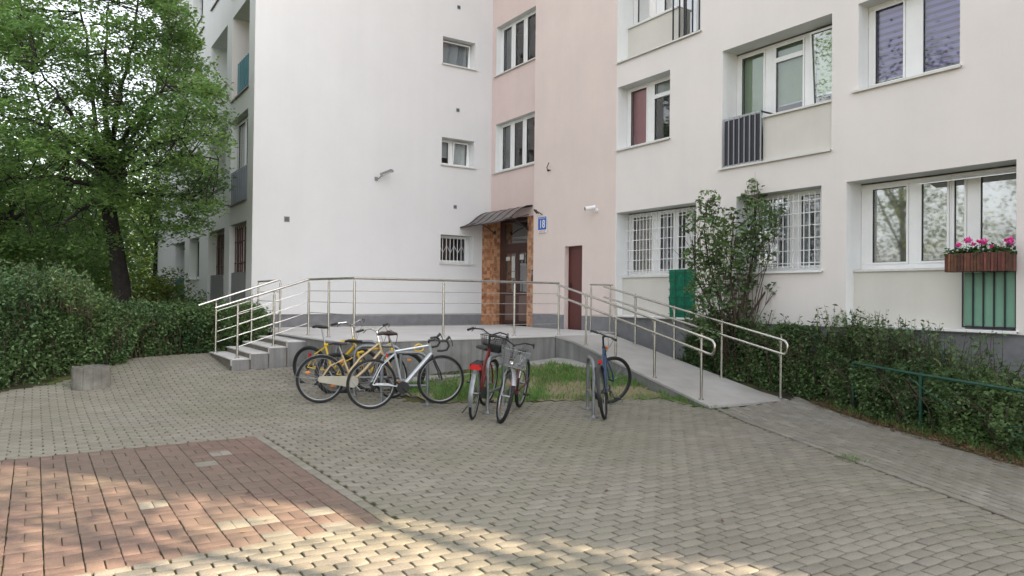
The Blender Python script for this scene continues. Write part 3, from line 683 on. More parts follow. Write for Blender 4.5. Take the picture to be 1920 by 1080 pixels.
# steps
for k, z in enumerate((.48, .575, .67, .765)):
    y0 = 2.8+.3*k; x0, x1 = -14.72, -12.93+.035*k
    st = None
    b = MB(); b.box(x0, x1, y0+.012, 4.06, .1, z-.022); st = b.build('step', M_riser, pl)
    b = MB(); b.box(x0-.01, x1+.008, y0-.005, 4.06 if k == 3 else y0+.32, z-.022, z); b.build('step_tread', M_deck, st, bevel=.004)
    b = MB(); b.box(x1-.012, x1+.012, y0-.008, y0+.014, z-.115, z-.001); b.build('step_edge_trim', M_edge, st)
    b = MB(); b.box(x1+.001, x1+.006, y0+.015, y0+.30 if k < 3 else 4.03, .1, z-.024); b.build('step_cheek', M_conc, st)
# ramp: surface from the platform corner down to the paving
rz = lambda x, y: max(PZ-.006 - (max(0, x+11.17))*.1895, G(x, y)+.004)
RL = lambda x: 8.47-.12*(x+11.17)      # left edge
RR = lambda x: 9.73-.05*(x+11.17)      # right edge
xs = list(np.linspace(-11.17, -7.10, 12))
b = MB()
L = [b.bm.verts.new((x, 8.30 if i == 0 else RL(x), rz(x, 0) if x < -7.3 else rz(x, 8))) for i, x in enumerate(xs)]; Rr = [b.bm.verts.new((x+(.18 if i == 11 else 0), RR(x), rz(x, 9) if x > -7.3 else rz(x, 0))) for i, x in enumerate(xs)]
for i in range(len(xs)-1): b.bm.faces.new((L[i], L[i+1], Rr[i+1], Rr[i]))
ret = bmesh.ops.extrude_face_region(b.bm, geom=b.bm.faces[:]); bmesh.ops.translate(b.bm, vec=(0, 0, -.035), verts=[v for v in ret['geom'] if isinstance(v, bmesh.types.BMVert)])
b.build('ramp', M_ramp, pl)
b = MB()
for (fn, off, base) in ((RL, .015, -.35), (RR, -.1, -.45)):
    b = MB()
    for i in range(len(xs)-1):
        x0, x1 = xs[i], xs[i+1]; ya, yb = (8.30 if (i == 0 and fn is RL) else fn(x0))+off, fn(x1)+off
        P = [(x0, ya), (x1, yb), (x1, yb+.1), (x0, ya+.1)]
        b.prism(P, lambda x, y: G(x, y)-.3, lambda x, y: rz(x, y)-.036)
    b.build('ramp_wall', M_conc, pl)


# ------------------------------------------------------------------ handrails
def post(parent, x, y, z0, z1, r=.021):
    b = MB(); b.tube([(x, y, z0), (x, y, z0+.012)], .042, 14); b.tube([(x, y, z0+.012), (x, y, z1-.05)], r, 12); b.tube([(x, y, z1-.05), (x, y, z1)], .010, 8)
    return b.build('post', M_steel, parent, smooth=True)
def rails(parent, pts, r=.022, name='top_rail'):
    b = MB(); b.tube(pts, r, 12); return b.build(name, M_steel, parent, smooth=True)
A = empty('platform_railing', (-11.45, 4.35, PZ), 'long stainless steel railing with thin bars along the steps and platform front', 'railing')
top = 1.005
rail_pts = [(-13.02, 2.55, .48+.86), (-13.10, 3.3, 1.575), (-13.20, 4.20, PZ+top), (-12.3, 4.27, PZ+top), (-11.35, 4.36, PZ+top), (-11.50, 8.62, PZ+top)]
rails(A, rail_pts)
for (x, y, z0, z1) in ((-13.07, 2.93, .48, 1.43), (-13.14, 3.56, .67, 1.63), (-13.20, 4.20, PZ, PZ+top), (-12.32, 4.27, PZ, PZ+top), (-11.35, 4.36, PZ, PZ+top), (-11.42, 6.03, PZ, PZ+top), (-11.46, 7.55, PZ, PZ+top), (-11.50, 8.62, PZ, PZ+top)): post(A, x, y, z0-.002, z1)
for k in range(4):
    f_ = .19+.195*k
    b = MB(); b.tube([(-13.07, 2.93, .48+f_), (-13.20, 4.20, PZ+f_+.02), (-11.35, 4.36, PZ+f_+.02), (-11.50, 8.62, PZ+f_+.02)], .0065, 6); b.build('bar', M_steel, A)
Bq = empty('step_railing', (-14.6, 3.4, PZ), 'stainless steel railing on the hedge side of the steps', 'railing')
rails(Bq, [(-14.50, 2.55, 1.36), (-14.62, 4.02, PZ+top), (-14.75, 4.08, PZ+top), (-16.8, 4.20, PZ+top)])
for (x, y, z0, z1) in ((-14.50, 2.86, .48, 1.45), (-14.56, 3.52, .67, 1.66), (-14.70, 4.10, PZ-.03, PZ+top), (-16.8, 4.20, PZ-.05, PZ+top)): post(Bq, x, y, z0, z1)
for k in range(4):
    f_ = .19+.195*k
    b = MB(); b.tube([(-14.50, 2.86, .48+f_), (-14.70, 4.10, PZ+f_), (-16.8, 4.20, PZ+f_)], .0065, 6); b.build('bar', M_steel, Bq)
def ramp_rail(name, label, posts, x0, x1, yf, h1, h2):
    o = empty(name, (posts[0], yf(posts[0]), rz(posts[0], 0)), label, 'railing')
    for x in posts: post(o, x, yf(x), rz(x, yf(x))-.002, rz(x, yf(x))+h1+.03)
    zz = lambda x, h: PZ-.006-(x+11.17)*.1895+h
    n = 6; P = [(x0+(x1-x0)*i/n, yf(x0+(x1-x0)*i/n), zz(x0+(x1-x0)*i/n, h1)) for i in range(n+1)]
    Q = [(x0+(x1-x0)*i/n, yf(x0+(x1-x0)*i/n), zz(x0+(x1-x0)*i/n, h2)) for i in range(n+1)][::-1]
    e = x1; y = yf(e)
    bend = [(e+.06, y, zz(e, h1)-.02), (e+.10, y, zz(e, h1)-.07), (e+.10, y, zz(e, h2)+.05), (e+.06, y, zz(e, h2)-.005)]
    # the pipe stands off the posts on little brackets
    s = -.05 if 'left' in label else -.05
    pts = [(p[0], p[1]+s, p[2]) for p in P+bend+Q]
    b = MB(); b.tube(pts, .020, 10); b.build('double_rail', M_steel, o, smooth=True)
    b = MB()
    for x in posts:
        for h in (h1, h2): b.tube([(x, yf(x), zz(x, h)-.05), (x, yf(x)+s, zz(x, h)-.05), (x, yf(x)+s, zz(x, h))], .006, 6)
    b.build('rail_bracket', M_steel, o)
    return o
ramp_rail('ramp_railing', 'double pipe railing on the bicycle side of the ramp', [-10.47, -9.52, -8.45, -7.36], -11.45, -7.15, lambda x: RL(x)+.09, .93, .72)
ramp_rail('ramp_railing', 'double pipe railing on the hedge side of the ramp', [-10.42, -9.35, -8.22, -7.03], -11.35, -6.98, lambda x: RR(x)-.05, .93, .72)
Eg = empty('wall_guard_rail', (-11.95, 10.4, PZ), 'short steel guard rail between the pink wall and the ramp', 'railing')
rails(Eg, [(-12.0, 10.44, PZ+1.0), (-11.95, 9.78, PZ+1.0)], .019)
for (x, y) in ((-11.98, 10.36), (-11.95, 9.80)): post(Eg, x, y, deckz(x, y)-.01, PZ+1.0, .019)
for k in range(1, 3):
    b = MB(); b.tube([(-12.0, 10.36, PZ+.33*k-.3), (-11.95, 9.8, PZ+.33*k-.3)], .0065, 6); b.build('bar', M_steel, Eg)

# ------------------------------------------------------------------ ground sheets
def sheet(name, x0, x1, y0, y1, step, dz, m, inside=None, kind='structure'):
    nx, ny = int(round((x1-x0)/step))+1, int(round((y1-y0)/step))+1
    X, Y = np.meshgrid(np.linspace(x0, x1, nx), np.linspace(y0, y1, ny), indexing='ij')
    Z = Gv(X, Y)+dz; V = np.stack([X, Y, Z], -1).reshape(-1, 3)
    I = np.arange(nx*ny).reshape(nx, ny); F = np.stack([I[:-1, :-1], I[1:, :-1], I[1:, 1:], I[:-1, 1:]], -1).reshape(-1, 4)
    if inside is not None:
        c = V[F].mean(1); F = F[inside(c[:, 0], c[:, 1])]
    o = mesh_np(name, V, F, m); tag(o, kind=kind); return o
def poly_in(poly):
    P = np.array(poly)
    def f(x, y):
        r = np.zeros(x.shape, bool)
        for i in range(len(P)):
            (xa, ya), (xb, yb) = P[i], P[(i+1) % len(P)]
            c = ((ya > y) != (yb > y)) & (x < (xb-xa)*(y-ya)/(yb-ya+1e-12)+xa); r ^= c
        return r
    return f
sheet('ground', -400, 400, -400, 400, 8, -.20, M_far)
sheet('garden_soil', -34, 12, -16, 14, .5, -.035, M_soil)
sheet('paving_joints', -16.2, 8, -9, 10.3, .2, -.0125, mat('joint_moss', (.085, .085, .022), 1, col2=(.014, .012, .008), vscale=2.2, bump=.8, bscale=60))
GRASS = [(-9.42, 4.9), (-9.0, 5.75), (-8.70, 6.3), (-7.95, 7.85), (-7.25, 8.02), (-9.85, 8.30), (-10.22, 8.0), (-10.72, 7.9), (-10.60, 4.7), (-10.1, 4.7)]
gin = poly_in(GRASS)
sheet('lawn', -11.2, -7.1, 4.6, 8.7, .1, .006, M_lawn, gin)
b = MB(); b.prism([(-11.0, 4.2), (-10.62, 4.2), (-10.74, 7.95), (-10.2, 8.05), (-10.0, 8.38), (-11.15, 8.5)], lambda x, y: G(x, y)-.1, lambda x, y: G(x, y)+.02); o = b.build('concrete_strip', M_strip); tag(o, kind='structure')

# paving blocks: real blocks with bevelled edges, one mesh per surface
B0, B1 = np.array([-7.25, 8.16]), np.array([-2.40, 5.98])       # border line between yard and path
bd = (B1-B0)/np.linalg.norm(B1-B0); bn = np.array([-bd[1], bd[0]])   # bn points to the path / hedge side
HEDGE = [(-13.1, -9), (-13.2, -.6), (-13.75, .35), (-14.05, 1.0), (-14.9, 1.5), (-14.9, 2.3), (-14.95, 2.9)]
YARD = poly_in([(-13.1, -9), (-13.25, -.5), (-13.7, .6), (-14.5, 1.2), (-14.98, 1.45), (-15.0, 2.85), (-12.9, 2.85), (-12.72, 4.05), (-10.95, 4.05), (-10.9, 4.62), (-9.75, 4.55), (-9.42, 4.85), (-8.70, 6.3), (-7.95, 7.9), (-7.16, 8.02), (-7.1, 8.09)] + [tuple(B0+bd*t) for t in (0, 14.5)] + [(6, -9)])
EDGE = [(-7.1, 9.72), (-6.6, 9.62), (-5.71, 9.24), (-4.68, 8.74), (-3.64, 8.24), (-3.16, 7.95), (4, 4.6)]
PATH = poly_in([(-7.06, 8.12), (-6.9, 9.75)] + EDGE[1:] + [tuple(B0+bd*12.5)] + [(-7.2, 8.15)])
def side(x, y): return (x-B0[0])*bn[0] + (y-B0[1])*bn[1]
def blocks(name, cells, m, gap=.006, bev=.0035, hgt=.015, gapl=None):
    """cells: (cx, cy, ax, ay, hl, hw) centre, long axis, half sizes"""
    c = np.array(cells); n = len(c)
    ax = c[:, 2:4]; ay = np.stack([-ax[:, 1], ax[:, 0]], 1)
    rz_ = RNG.normal(0, .0011, n); tilt = RNG.normal(0, .006, (n, 2)); jit = RNG.normal(0, .0012, (n, 2))
    rot = RNG.normal(0, .004, n)
    hl, hw = c[:, 4]-(gapl or gap)/2, c[:, 5]-gap/2
    V = np.zeros((n, 12, 3)); q = [(-1, -1), (1, -1), (1, 1), (-1, 1)]
    for ring, (ins, dz) in enumerate(((0, -hgt), (0, -.0018), (bev, 0))):
        for k, (a, b_) in enumerate(q):
            u = a*(hl-ins); v = b_*(hw-ins); u2 = u - v*rot; v2 = v + u*rot
            x = c[:, 0]+jit[:, 0]+ax[:, 0]*u2+ay[:, 0]*v2; y = c[:, 1]+jit[:, 1]+ax[:, 1]*u2+ay[:, 1]*v2
            V[:, ring*4+k, 0] = x; V[:, ring*4+k, 1] = y; V[:, ring*4+k, 2] = dz + rz_ + tilt[:, 0]*u + tilt[:, 1]*v
    # near the border the rows bend a little
    if name == 'paving':
        s = -side(V[..., 0], V[..., 1]); t = (V[..., 0]-B0[0])*bd[0]+(V[..., 1]-B0[1])*bd[1]
        amp = np.clip((t-1.0)/2.0, 0, 1)*.22; V[..., 0] += amp*np.clip(1-s/1.1, 0, 1)**2
        s = side(V[..., 0], V[..., 1]); over = np.maximum(s+.014, 0); V[..., 0] -= bn[0]*over; V[..., 1] -= bn[1]*over
    V[..., 2] += Gv(V[..., 0], V[..., 1])
    f = np.array([[8, 9, 10, 11], [4, 5, 9, 8], [5, 6, 10, 9], [6, 7, 11, 10], [7, 4, 8, 11], [0, 1, 5, 4], [1, 2, 6, 5], [2, 3, 7, 6], [3, 0, 4, 7]])
    F = (f[None]+np.arange(n)[:, None, None]*12).reshape(-1, 4)
    o = mesh_np(name, V.reshape(-1, 3), F, m); tag(o, kind='structure'); return o
def paver_mat(name, ca, cb, moss, isl):
    m = mat(name, ca, .88, col2=cb, vscale=.55, bump=.7, bscale=190, island=isl, detail=8)
    n = m.node_tree.nodes; l = m.node_tree.links; b = n['Principled BSDF']
    src = b.inputs['Base Color'].links[0].from_socket
    tc = n.new('ShaderNodeTexCoord')
    def noise(sc, det=5):
        z = n.new('ShaderNodeTexNoise'); z.inputs['Scale'].default_value = sc; z.inputs['Detail'].default_value = det; z.inputs['Roughness'].default_value = .7; l.new(tc.outputs['Object'], z.inputs['Vector']); return z
    def mixc(fac, a, col, blend='MIX'):
        x = n.new('ShaderNodeMix'); x.data_type = 'RGBA'; x.blend_type = blend; l.new(fac, x.inputs[0]); l.new(a, x.inputs[6]); x.inputs[7].default_value = (*col, 1); return x.outputs[2]
    z = noise(.33, 6); r = n.new('ShaderNodeMapRange'); r.inputs['From Min'].default_value = .46; r.inputs['From Max'].default_value = .68; r.inputs['To Max'].default_value = .75; l.new(z.outputs['Fac'], r.inputs['Value'])
    a = mixc(r.outputs[0], src, moss)
    z2 = noise(95, 3); r2_ = n.new('ShaderNodeMapRange'); r2_.inputs['From Min'].default_value = .3; r2_.inputs['From Max'].default_value = .72; r2_.inputs['To Min'].default_value = .74; r2_.inputs['To Max'].default_value = 1.2; l.new(z2.outputs['Fac'], r2_.inputs['Value'])
    hv = n.new('ShaderNodeHueSaturation'); l.new(r2_.outputs[0], hv.inputs['Value']); l.new(a, hv.inputs['Color'])
    # dirt spots
    z3 = noise(5, 8); r3 = n.new('ShaderNodeMapRange'); r3.inputs['From Min'].default_value = .60; r3.inputs['From Max'].default_value = .72; r3.inputs['To Max'].default_value = .45; l.new(z3.outputs['Fac'], r3.inputs['Value'])
    o = mixc(r3.outputs[0], hv.outputs[0], (ca[0]*.5, ca[1]*.5, ca[2]*.45))
    l.new(o, b.inputs['Base Color']); return m
M_pav = paver_mat('grey_paving_block', (.275, .256, .216), (.228, .210, .170), (.195, .190, .130), .11)
M_pavr = paver_mat('red_paving_block', (.205, .138, .110), (.165, .115, .093), (.165, .137, .102), .12)
M_pavp = paver_mat('path_paving_block', (.295, .275, .240), (.235, .22, .185), (.20, .19, .135), .15)
PX0, PX1, PY1 = -8.37, -4.77, 2.07
yard = []; red = []; path = []
rows = np.arange(-15.1, 6, .1)
for i, x in enumerate(rows):
    off = .1*(i % 2)
    lim = 10.2
    for y in np.arange(-9+off, lim, .2):
        cx, cy = x+.05, y+.1
        if cy < -6 or cx > 5.2: continue
        if PX0 < cx < PX1 and cy < 2.27:
            if cy > 2.15: yard.append((cx, 2.235, 0, 1, .063, .05))
            continue
        if cy < -.5 and cx < -9.5 and cy < -2.5: continue
        yard.append((cx, cy, 0, 1, .1, .05))
yard = np.array(yard); k = YARD(yard[:, 0]-bn[0]*.06*(side(yard[:, 0], yard[:, 1]) > -.08), yard[:, 1]-bn[1]*.06*(side(yard[:, 0], yard[:, 1]) > -.08)); yard = yard[k]
# trim line at right edge of red patch
extra = [(x+.1, 2.122, 1, 0, .1, .05) for x in np.arange(PX0, PX1-.01, .2)]
yard = np.vstack([yard, np.array(extra)])
blocks('paving', yard, M_pav, gap=.012, gapl=.016)
for i in range(18):
    for j in range(40):
        x0 = PX1-.2*(i+1); y0 = PY1-.2*(j+1)+.002
        if y0 < -5.5: continue
        greyish = random.random() < .008 or (j in (1, 2, 3) and i in (0, 1, 2) and random.random() < .28)
        dst = path if False else (red if not greyish else None)
        if (i+j) % 2: cs = [(x0+.05, y0+.1, 0, 1, .0990, .05), (x0+.15, y0+.1, 0, 1, .0990, .05)]
        else: cs = [(x0+.1, y0+.0508, 1, 0, .1, .0492), (x0+.1, y0+.1492, 1, 0, .1, .0492)]
        if greyish: path += [(*c_, 1) for c_ in cs]
        else: red += cs
blocks('red_paving', red, M_pavr, gap=.005)
if path: blocks('replacement_paving', [c_[:6] for c_ in path], M_pavp, gap=.005)
pc = []
for r_ in range(-2, 30):
    off = .1*(r_ % 2)
    for t in np.arange(-1.5+off, 13, .2):
        p = B0 + bd*(t+.1) + bn*(.1*r_+.068)
        pc.append((p[0], p[1], bd[0], bd[1], .1, .05))
pc = np.array(pc); k = PATH(pc[:, 0], pc[:, 1]) & (side(pc[:, 0], pc[:, 1]) > .03); pc = pc[k]
blocks('path_paving', pc, M_pavp, gap=.012, gapl=.009)

# ------------------------------------------------------------------ bicycles
def bike(name, label, rear, front, spec):
    """spec keys: R wheel radius, kind, cols; lean (deg), steer (deg)"""
    rear = Vector(rear); front = Vector(front); d = (front-rear); wb = d.xy.length
    yawz = math.atan2(d.y, d.x); pitch = math.asin((front.z-rear.z)/wb)
    root = empty(name, rear, label, 'bicycle', 'bicycles parked at the racks')
    Rw = spec.get('R', .335); tw = spec.get('tyre', .018)
    X = Matrix.Rotation(yawz, 4, 'Z') @ Matrix.Rotation(-pitch, 4, 'Y') @ Matrix.Rotation(R(spec.get('lean', 0)), 4, 'X')
    fc, sc = spec['frame'], spec.get('seat', M_saddle)
    T = spec.get('tube', .019)
    ht = spec.get('head', (wb-.165, .80)); hb = spec.get('headb', (wb-.125, .66)); bbx = spec.get('bb', (.43, .28))
    stt = spec.get('seattop', (.30, .72)); sad = spec.get('saddle', (.24, .93))
    # steering axis through the head tube
    ax = Vector((hb[0]-ht[0], 0, hb[1]-ht[1])).normalized(); pivot = Vector((hb[0], 0, hb[1]))
    S = X @ Matrix.Translation(pivot) @ Matrix.Rotation(R(spec.get('steer', 0)), 4, -ax) @ Matrix.Translation(-pivot)
    V = lambda p, y=0: (p[0], y, p[1])
    # frame
    b = MB()
    if spec['kind'] == 'city':
        b.tube([V(ht), V(hb)], T*1.15, 10)
        b.tube([V((hb[0]-.01, hb[1]+.02)), V(((hb[0]+bbx[0])/2-.03, (hb[1]+bbx[1])/2-.04)), V(bbx)], T*1.25, 10)
        b.tube([V((ht[0], ht[1]-.03)), V(((ht[0]+stt[0])/2, (ht[1]+stt[1])/2-.13)), V((bbx[0]+(stt[0]-bbx[0])*.35, bbx[1]+(stt[1]-bbx[1])*.35))], T, 10)
    else:
        b.tube([V(ht), V(hb)], T*1.3, 10)
        b.tube([V((hb[0]-.005, hb[1]+.02)), V(bbx)], spec.get('down', T*1.3), 10)
        b.tube([V((ht[0]+.01, ht[1]-.03)), V((stt[0]+.005, stt[1]-.03))], spec.get('toptube', T*.95), 10)
    b.tube([V(bbx), V(stt)], T, 10)
    for s in (-1, 1):
        b.tube([V(bbx, s*.03), V((.22, Rw-.02), s*.05), V((0, Rw), s*.06)], T*.5, 8)
        b.tube([V((stt[0]+.01, stt[1]-.06), s*.015), V((.13, (Rw+stt[1])/2+.02), s*.045), V((0, Rw), s*.06)], T*.45, 8)
    b.tube([V(bbx, -.04), V(bbx, .04)], .022, 12)
    fr = b.build('frame', fc, root, smooth=True, xf=X)
    if spec.get('letters'):
        b = MB(); a = Vector(V(hb)); c = Vector(V(bbx)); dd = (c-a).normalized(); up = Vector((0, 1, 0)).cross(dd)
        for i in range(9):
            if i in (4,): continue
            o = a+dd*(.13+.030*i)
            for s in (-1, 1):
                for (o1, o2, w1) in ((-.012, .012, .004), ) + (((-.012, -.008, .012),) if i % 2 else ((.006, .010, .012),)):
                    p = o + Vector((0, s*.0265, 0)); P = [p+up*o1-dd*w1*.5, p+up*o2-dd*w1*.5, p+up*o2+dd*w1, p+up*o1+dd*w1]
                    b.quad(*P)
        b.build('frame_lettering', M_plast, fr, xf=X)
    # fork
    off = Vector((wb, 0, Rw))
    b = MB(); b.tube([V(hb), V((hb[0]+.008, hb[1]-.03))], T*1.2, 10)
    for s in (-1, 1): b.tube([V((hb[0]+.008, hb[1]-.03), s*.02), V((hb[0]+.03, hb[1]-.08), s*.05), V((wb-.03, Rw+.12), s*.055), V((wb, Rw), s*.055)], T*.62, 8)
    b.build('fork', spec.get('fork', fc), root, smooth=True, xf=S)
    # wheels
    for (cx, M_, nm) in ((0, X, 'rear'), (wb, S, 'front')):
        b = MB(); n = 40
        b.tube([(cx+math.cos(t)*(Rw-tw*2.1), 0, Rw+math.sin(t)*(Rw-tw*2.1)) for t in np.linspace(0, 2*math.pi, n, endpoint=False)], tw*.5, 6, closed=True)
        b.tube([(cx, -.05, Rw), (cx, .05, Rw)], .016, 10)
        wl = b.build('wheel', spec.get('rim', M_alu), root, smooth=True, xf=M_)
        b = MB(); b.tube([(cx+math.cos(t)*(Rw-tw), 0, Rw+math.sin(t)*(Rw-tw)) for t in np.linspace(0, 2*math.pi, n, endpoint=False)], tw, 8, closed=True); b.build('tyre', M_black, wl, smooth=True, xf=M_)
        b = MB()
        for k in range(28):
            t = 2*math.pi*k/28; t2 = t + (.5 if (k//2) % 2 else -.5); s = 1 if k % 2 else -1
            b.tube([(cx+math.cos(t2)*.018, s*.03, Rw+math.sin(t2)*.018), (cx+math.cos(t)*(Rw-tw*2), 0, Rw+math.sin(t)*(Rw-tw*2))], .0016, 3, cap=False)
        b.build('spokes', M_spoke, wl, xf=M_)
        if spec.get('refl'):
            b = MB()
            for t in (spec['refl'], spec['refl']+math.pi):
                q = .6; p = Vector((cx+math.cos(t)*Rw*q, 0, Rw+math.sin(t)*Rw*q)); b.ellipsoid(p, (.035, .006, .018), 8)
            b.build('wheel_reflector', M_orange, wl, xf=M_)
        if spec.get('guards') and (nm == 'rear' or spec['guards'] != 'rear'):
            b = MB(); a0, a1 = (R(20), R(200)) if nm == 'rear' else (R(35), R(150))
            g = np.linspace(a0, a1, 18); rg = Rw+.018
            prev = None
            for t in g:
                row = [b.bm.verts.new((cx+math.cos(t)*(rg-.012*abs(v)), v*.028, Rw+math.sin(t)*(rg-.012*abs(v)))) for v in (-1, -.4, .4, 1)]
                if prev:
                    for j in range(3): b.bm.faces.new((prev[j], prev[j+1], row[j+1], row[j]))
                prev = row
            for s in (-1, 1): b.tube([(cx, s*.05, Rw), (cx+math.cos(a1-.5)*rg, s*.028, Rw+math.sin(a1-.5)*rg)], .003, 5)
            b.build('mudguard', spec.get('guardmat', M_alu), root, smooth=True, xf=M_)
    # saddle and post
    if sad:
        b = MB(); b.tube([V(stt), V((sad[0]+.015, sad[1]-.04))], .0135, 10); b.build('seat_post', M_alu, root, xf=X)
        b = MB(); n = 9; prev = None
        prof_ = [(-.13, .055, -.005), (-.12, .075, .0), (-.07, .078, .012), (0, .05, .004), (.06, .028, -.004), (.11, .02, -.004), (.135, .012, -.012)]
        for (px, hw_, pz) in prof_:
            row = []
            for k in range(10):
                a = 2*math.pi*k/10; row.append(b.bm.verts.new((sad[0]+px, math.cos(a)*hw_, sad[1]+pz+math.sin(a)*(.022 if math.sin(a) > 0 else .034)*(1-.35*abs(px)/.135))))
            if prev:
                for j in range(10): b.bm.faces.new((prev[j], prev[(j+1) % 10], row[(j+1) % 10], row[j]))
            else: b.bm.faces.new(row[::-1])
            prev = row
        b.bm.faces.new(prev); b.build('saddle', sc, root, smooth=True, xf=X)
    # handlebar
    st = spec.get('stem', (ht[0]-.01, ht[1]+.09)); bar = spec.get('bar', 'flat')
    b = MB(); b.tube([V(ht), V(st)], .014, 8)
    if bar == 'drop':
        f_ = (st[0]+.09, st[1]+.01); b.tube([V(st), V(f_)], .016, 8)
        o = b.build('stem', M_plast, root, xf=S)
        b = MB(); b.tube([(f_[0], -.20, f_[1]), (f_[0], .20, f_[1])], .013, 8)
        for s in (-1, 1):
            b.tube([(f_[0], s*.19, f_[1]), (f_[0]+.07, s*.205, f_[1]+.006), (f_[0]+.12, s*.21, f_[1]-.02), (f_[0]+.135, s*.212, f_[1]-.075), (f_[0]+.10, s*.214, f_[1]-.125), (f_[0]+.03, s*.215, f_[1]-.135), (f_[0]-.03, s*.215, f_[1]-.13)], .0155, 8)
            b.tube([(f_[0]+.09, s*.21, f_[1]-.0), (f_[0]+.145, s*.21, f_[1]+.055)], [.017, .02], 8); b.tube([(f_[0]+.145, s*.212, f_[1]+.045), (f_[0]+.18, s*.213, f_[1]-.02), (f_[0]+.185, s*.214, f_[1]-.08)], .006, 6)
        b.build('handlebar', M_plast, root, smooth=True, xf=S)
    else:
        if bar == 'city': pts = [(st[0]-.13, -.29, st[1]+.03), (st[0]-.03, -.26, st[1]+.055), (st[0]+.03, -.13, st[1]+.06), (st[0]+.01, 0, st[1]), (st[0]+.03, .13, st[1]+.06), (st[0]-.03, .26, st[1]+.055), (st[0]-.13, .29, st[1]+.03)]
        else: pts = [(st[0]+.0, -.31, st[1]+.02), (st[0]+.04, -.12, st[1]+.015), (st[0]+.05, 0, st[1]), (st[0]+.04, .12, st[1]+.015), (st[0]+.0, .31, st[1]+.02)]
        b.tube([V(st), (st[0]+.03, 0, st[1]+.0)], .015, 8)
        b.build('stem', M_plast if spec.get('darkbar') else M_chrome, root, xf=S)
        b = MB(); b.tube(pts, .011, 8); hbo = b.build('handlebar', M_plast if spec.get('darkbar') else M_chrome, root, smooth=True, xf=S)
        for e in (0, -1):
            b = MB(); q = Vector(pts[e]); p2 = Vector(pts[1 if e == 0 else -2]); dd = (p2-q).normalized(); b.tube([q, q+dd*.12], .0175, 8)
            b.tube([q+dd*.15+Vector((.03, 0, 0)), q+dd*.06+Vector((.055, 0, -.035))], .006, 5); b.build('grip', M_plast, hbo, xf=S)
        b = MB()
        for s in (-1, 1): b.tube([(st[0]+.02, s*.16, st[1]+.05), (st[0]+.14, s*.08, st[1]-.02), (st[0]+.12, s*.02, st[1]-.14), V((ht[0]+.04, ht[1]-.1))], .0028, 5)
        b.build('cables', M_plast, hbo, xf=S)
    # cranks
    b = MB(); s = -1 if spec.get('drive', 1) > 0 else 1
    b.tube([V(bbx, -.055), V(bbx, -.062)], .085 if spec['kind'] != 'city' else .07, 24)
    dr = b.build('chainring', M_plast, root, xf=X)
    ca = spec.get('crank', -.9)
    b = MB(); c_, s_ = math.cos(ca)*.17, math.sin(ca)*.17
    for sg_ in (1, -1): b = MB(); b.tube([V(bbx, -.07*sg_), (bbx[0]+c_*sg_, -.09*sg_, bbx[1]+s_*sg_)], .010, 8); b.build('crank', M_plast if spec['kind'] == 'road' else M_alu, root, xf=X)
    for (sx, yy) in ((1, -.13), (-1, .13)):
        b = MB(); b.box(bbx[0]+sx*c_-.045, bbx[0]+sx*c_+.045, yy-.04, yy+.04, bbx[1]+sx*s_-.010, bbx[1]+sx*s_+.010); b.build('pedal', M_plast, root, xf=X)
    if spec['kind'] == 'city' and spec.get('case', True):
        b = MB(); pts_ = []
        for i in range(12): t = math.pi/2+math.pi*i/11; pts_.append((-.0+math.cos(t)*.045, Rw+math.sin(t)*.045))
        for i in range(12): t = -math.pi/2+math.pi*i/11; pts_.append((bbx[0]+math.cos(t)*.085, bbx[1]+math.sin(t)*.085))
        A_ = [b.bm.verts.new((p[0], -.075, p[1])) for p in pts_]; B_ = [b.bm.verts.new((p[0], -.055, p[1])) for p in pts_]
        b.bm.faces.new(A_); b.bm.faces.new(B_[::-1])
        for i in range(len(A_)): j = (i+1) % len(A_); b.bm.faces.new((A_[i], A_[j], B_[j], B_[i]))
        b.build('chain_case', spec.get('casemat', M_beige), root, xf=X)
    else:
        b = MB(); b.tube([V((bbx[0], bbx[1]+.083), -.058), V((0, Rw+.035), -.058)], .004, 5); b.tube([V((bbx[0], bbx[1]-.083), -.058), V((.01, Rw-.10), -.058), V((-.02, Rw-.04), -.058)], .004, 5)
        b.tube([V((0, Rw), -.052), V((0, Rw), -.062)], .04, 14); b.tube([V((0, Rw), -.06), V((.015, Rw-.10), -.06)], .012, 6)
        b.build('chain', M_plast, root, xf=X)
    # extras
    if spec.get('rack'):
        b = MB(); z = 2*Rw+.07
        for s in (-1, 1): b.tube([(.22, s*.05, z), (-.20, s*.06, z), (0, s*.065, Rw)], .006, 6)
        for k in range(5): b.tube([(.18-.09*k, -.055, z), (.18-.09*k, .055, z)], .005, 5)
        b.build('luggage_rack', M_plast, root, xf=X)
    if spec.get('tail'):
        b = MB(); tx, tz, tw_ = spec['tail']; b.box(tx-.015, tx+.015, -tw_, tw_, tz-.035, tz+.035); b.build('tail_reflector', M_redrefl, root, xf=X, bevel=.004)
    if spec.get('kick'):
        b = MB(); b.tube([(.36, .03, .27), (.28, .20, .005)], .008, 6); b.build('kickstand', M_plast, root, xf=X)
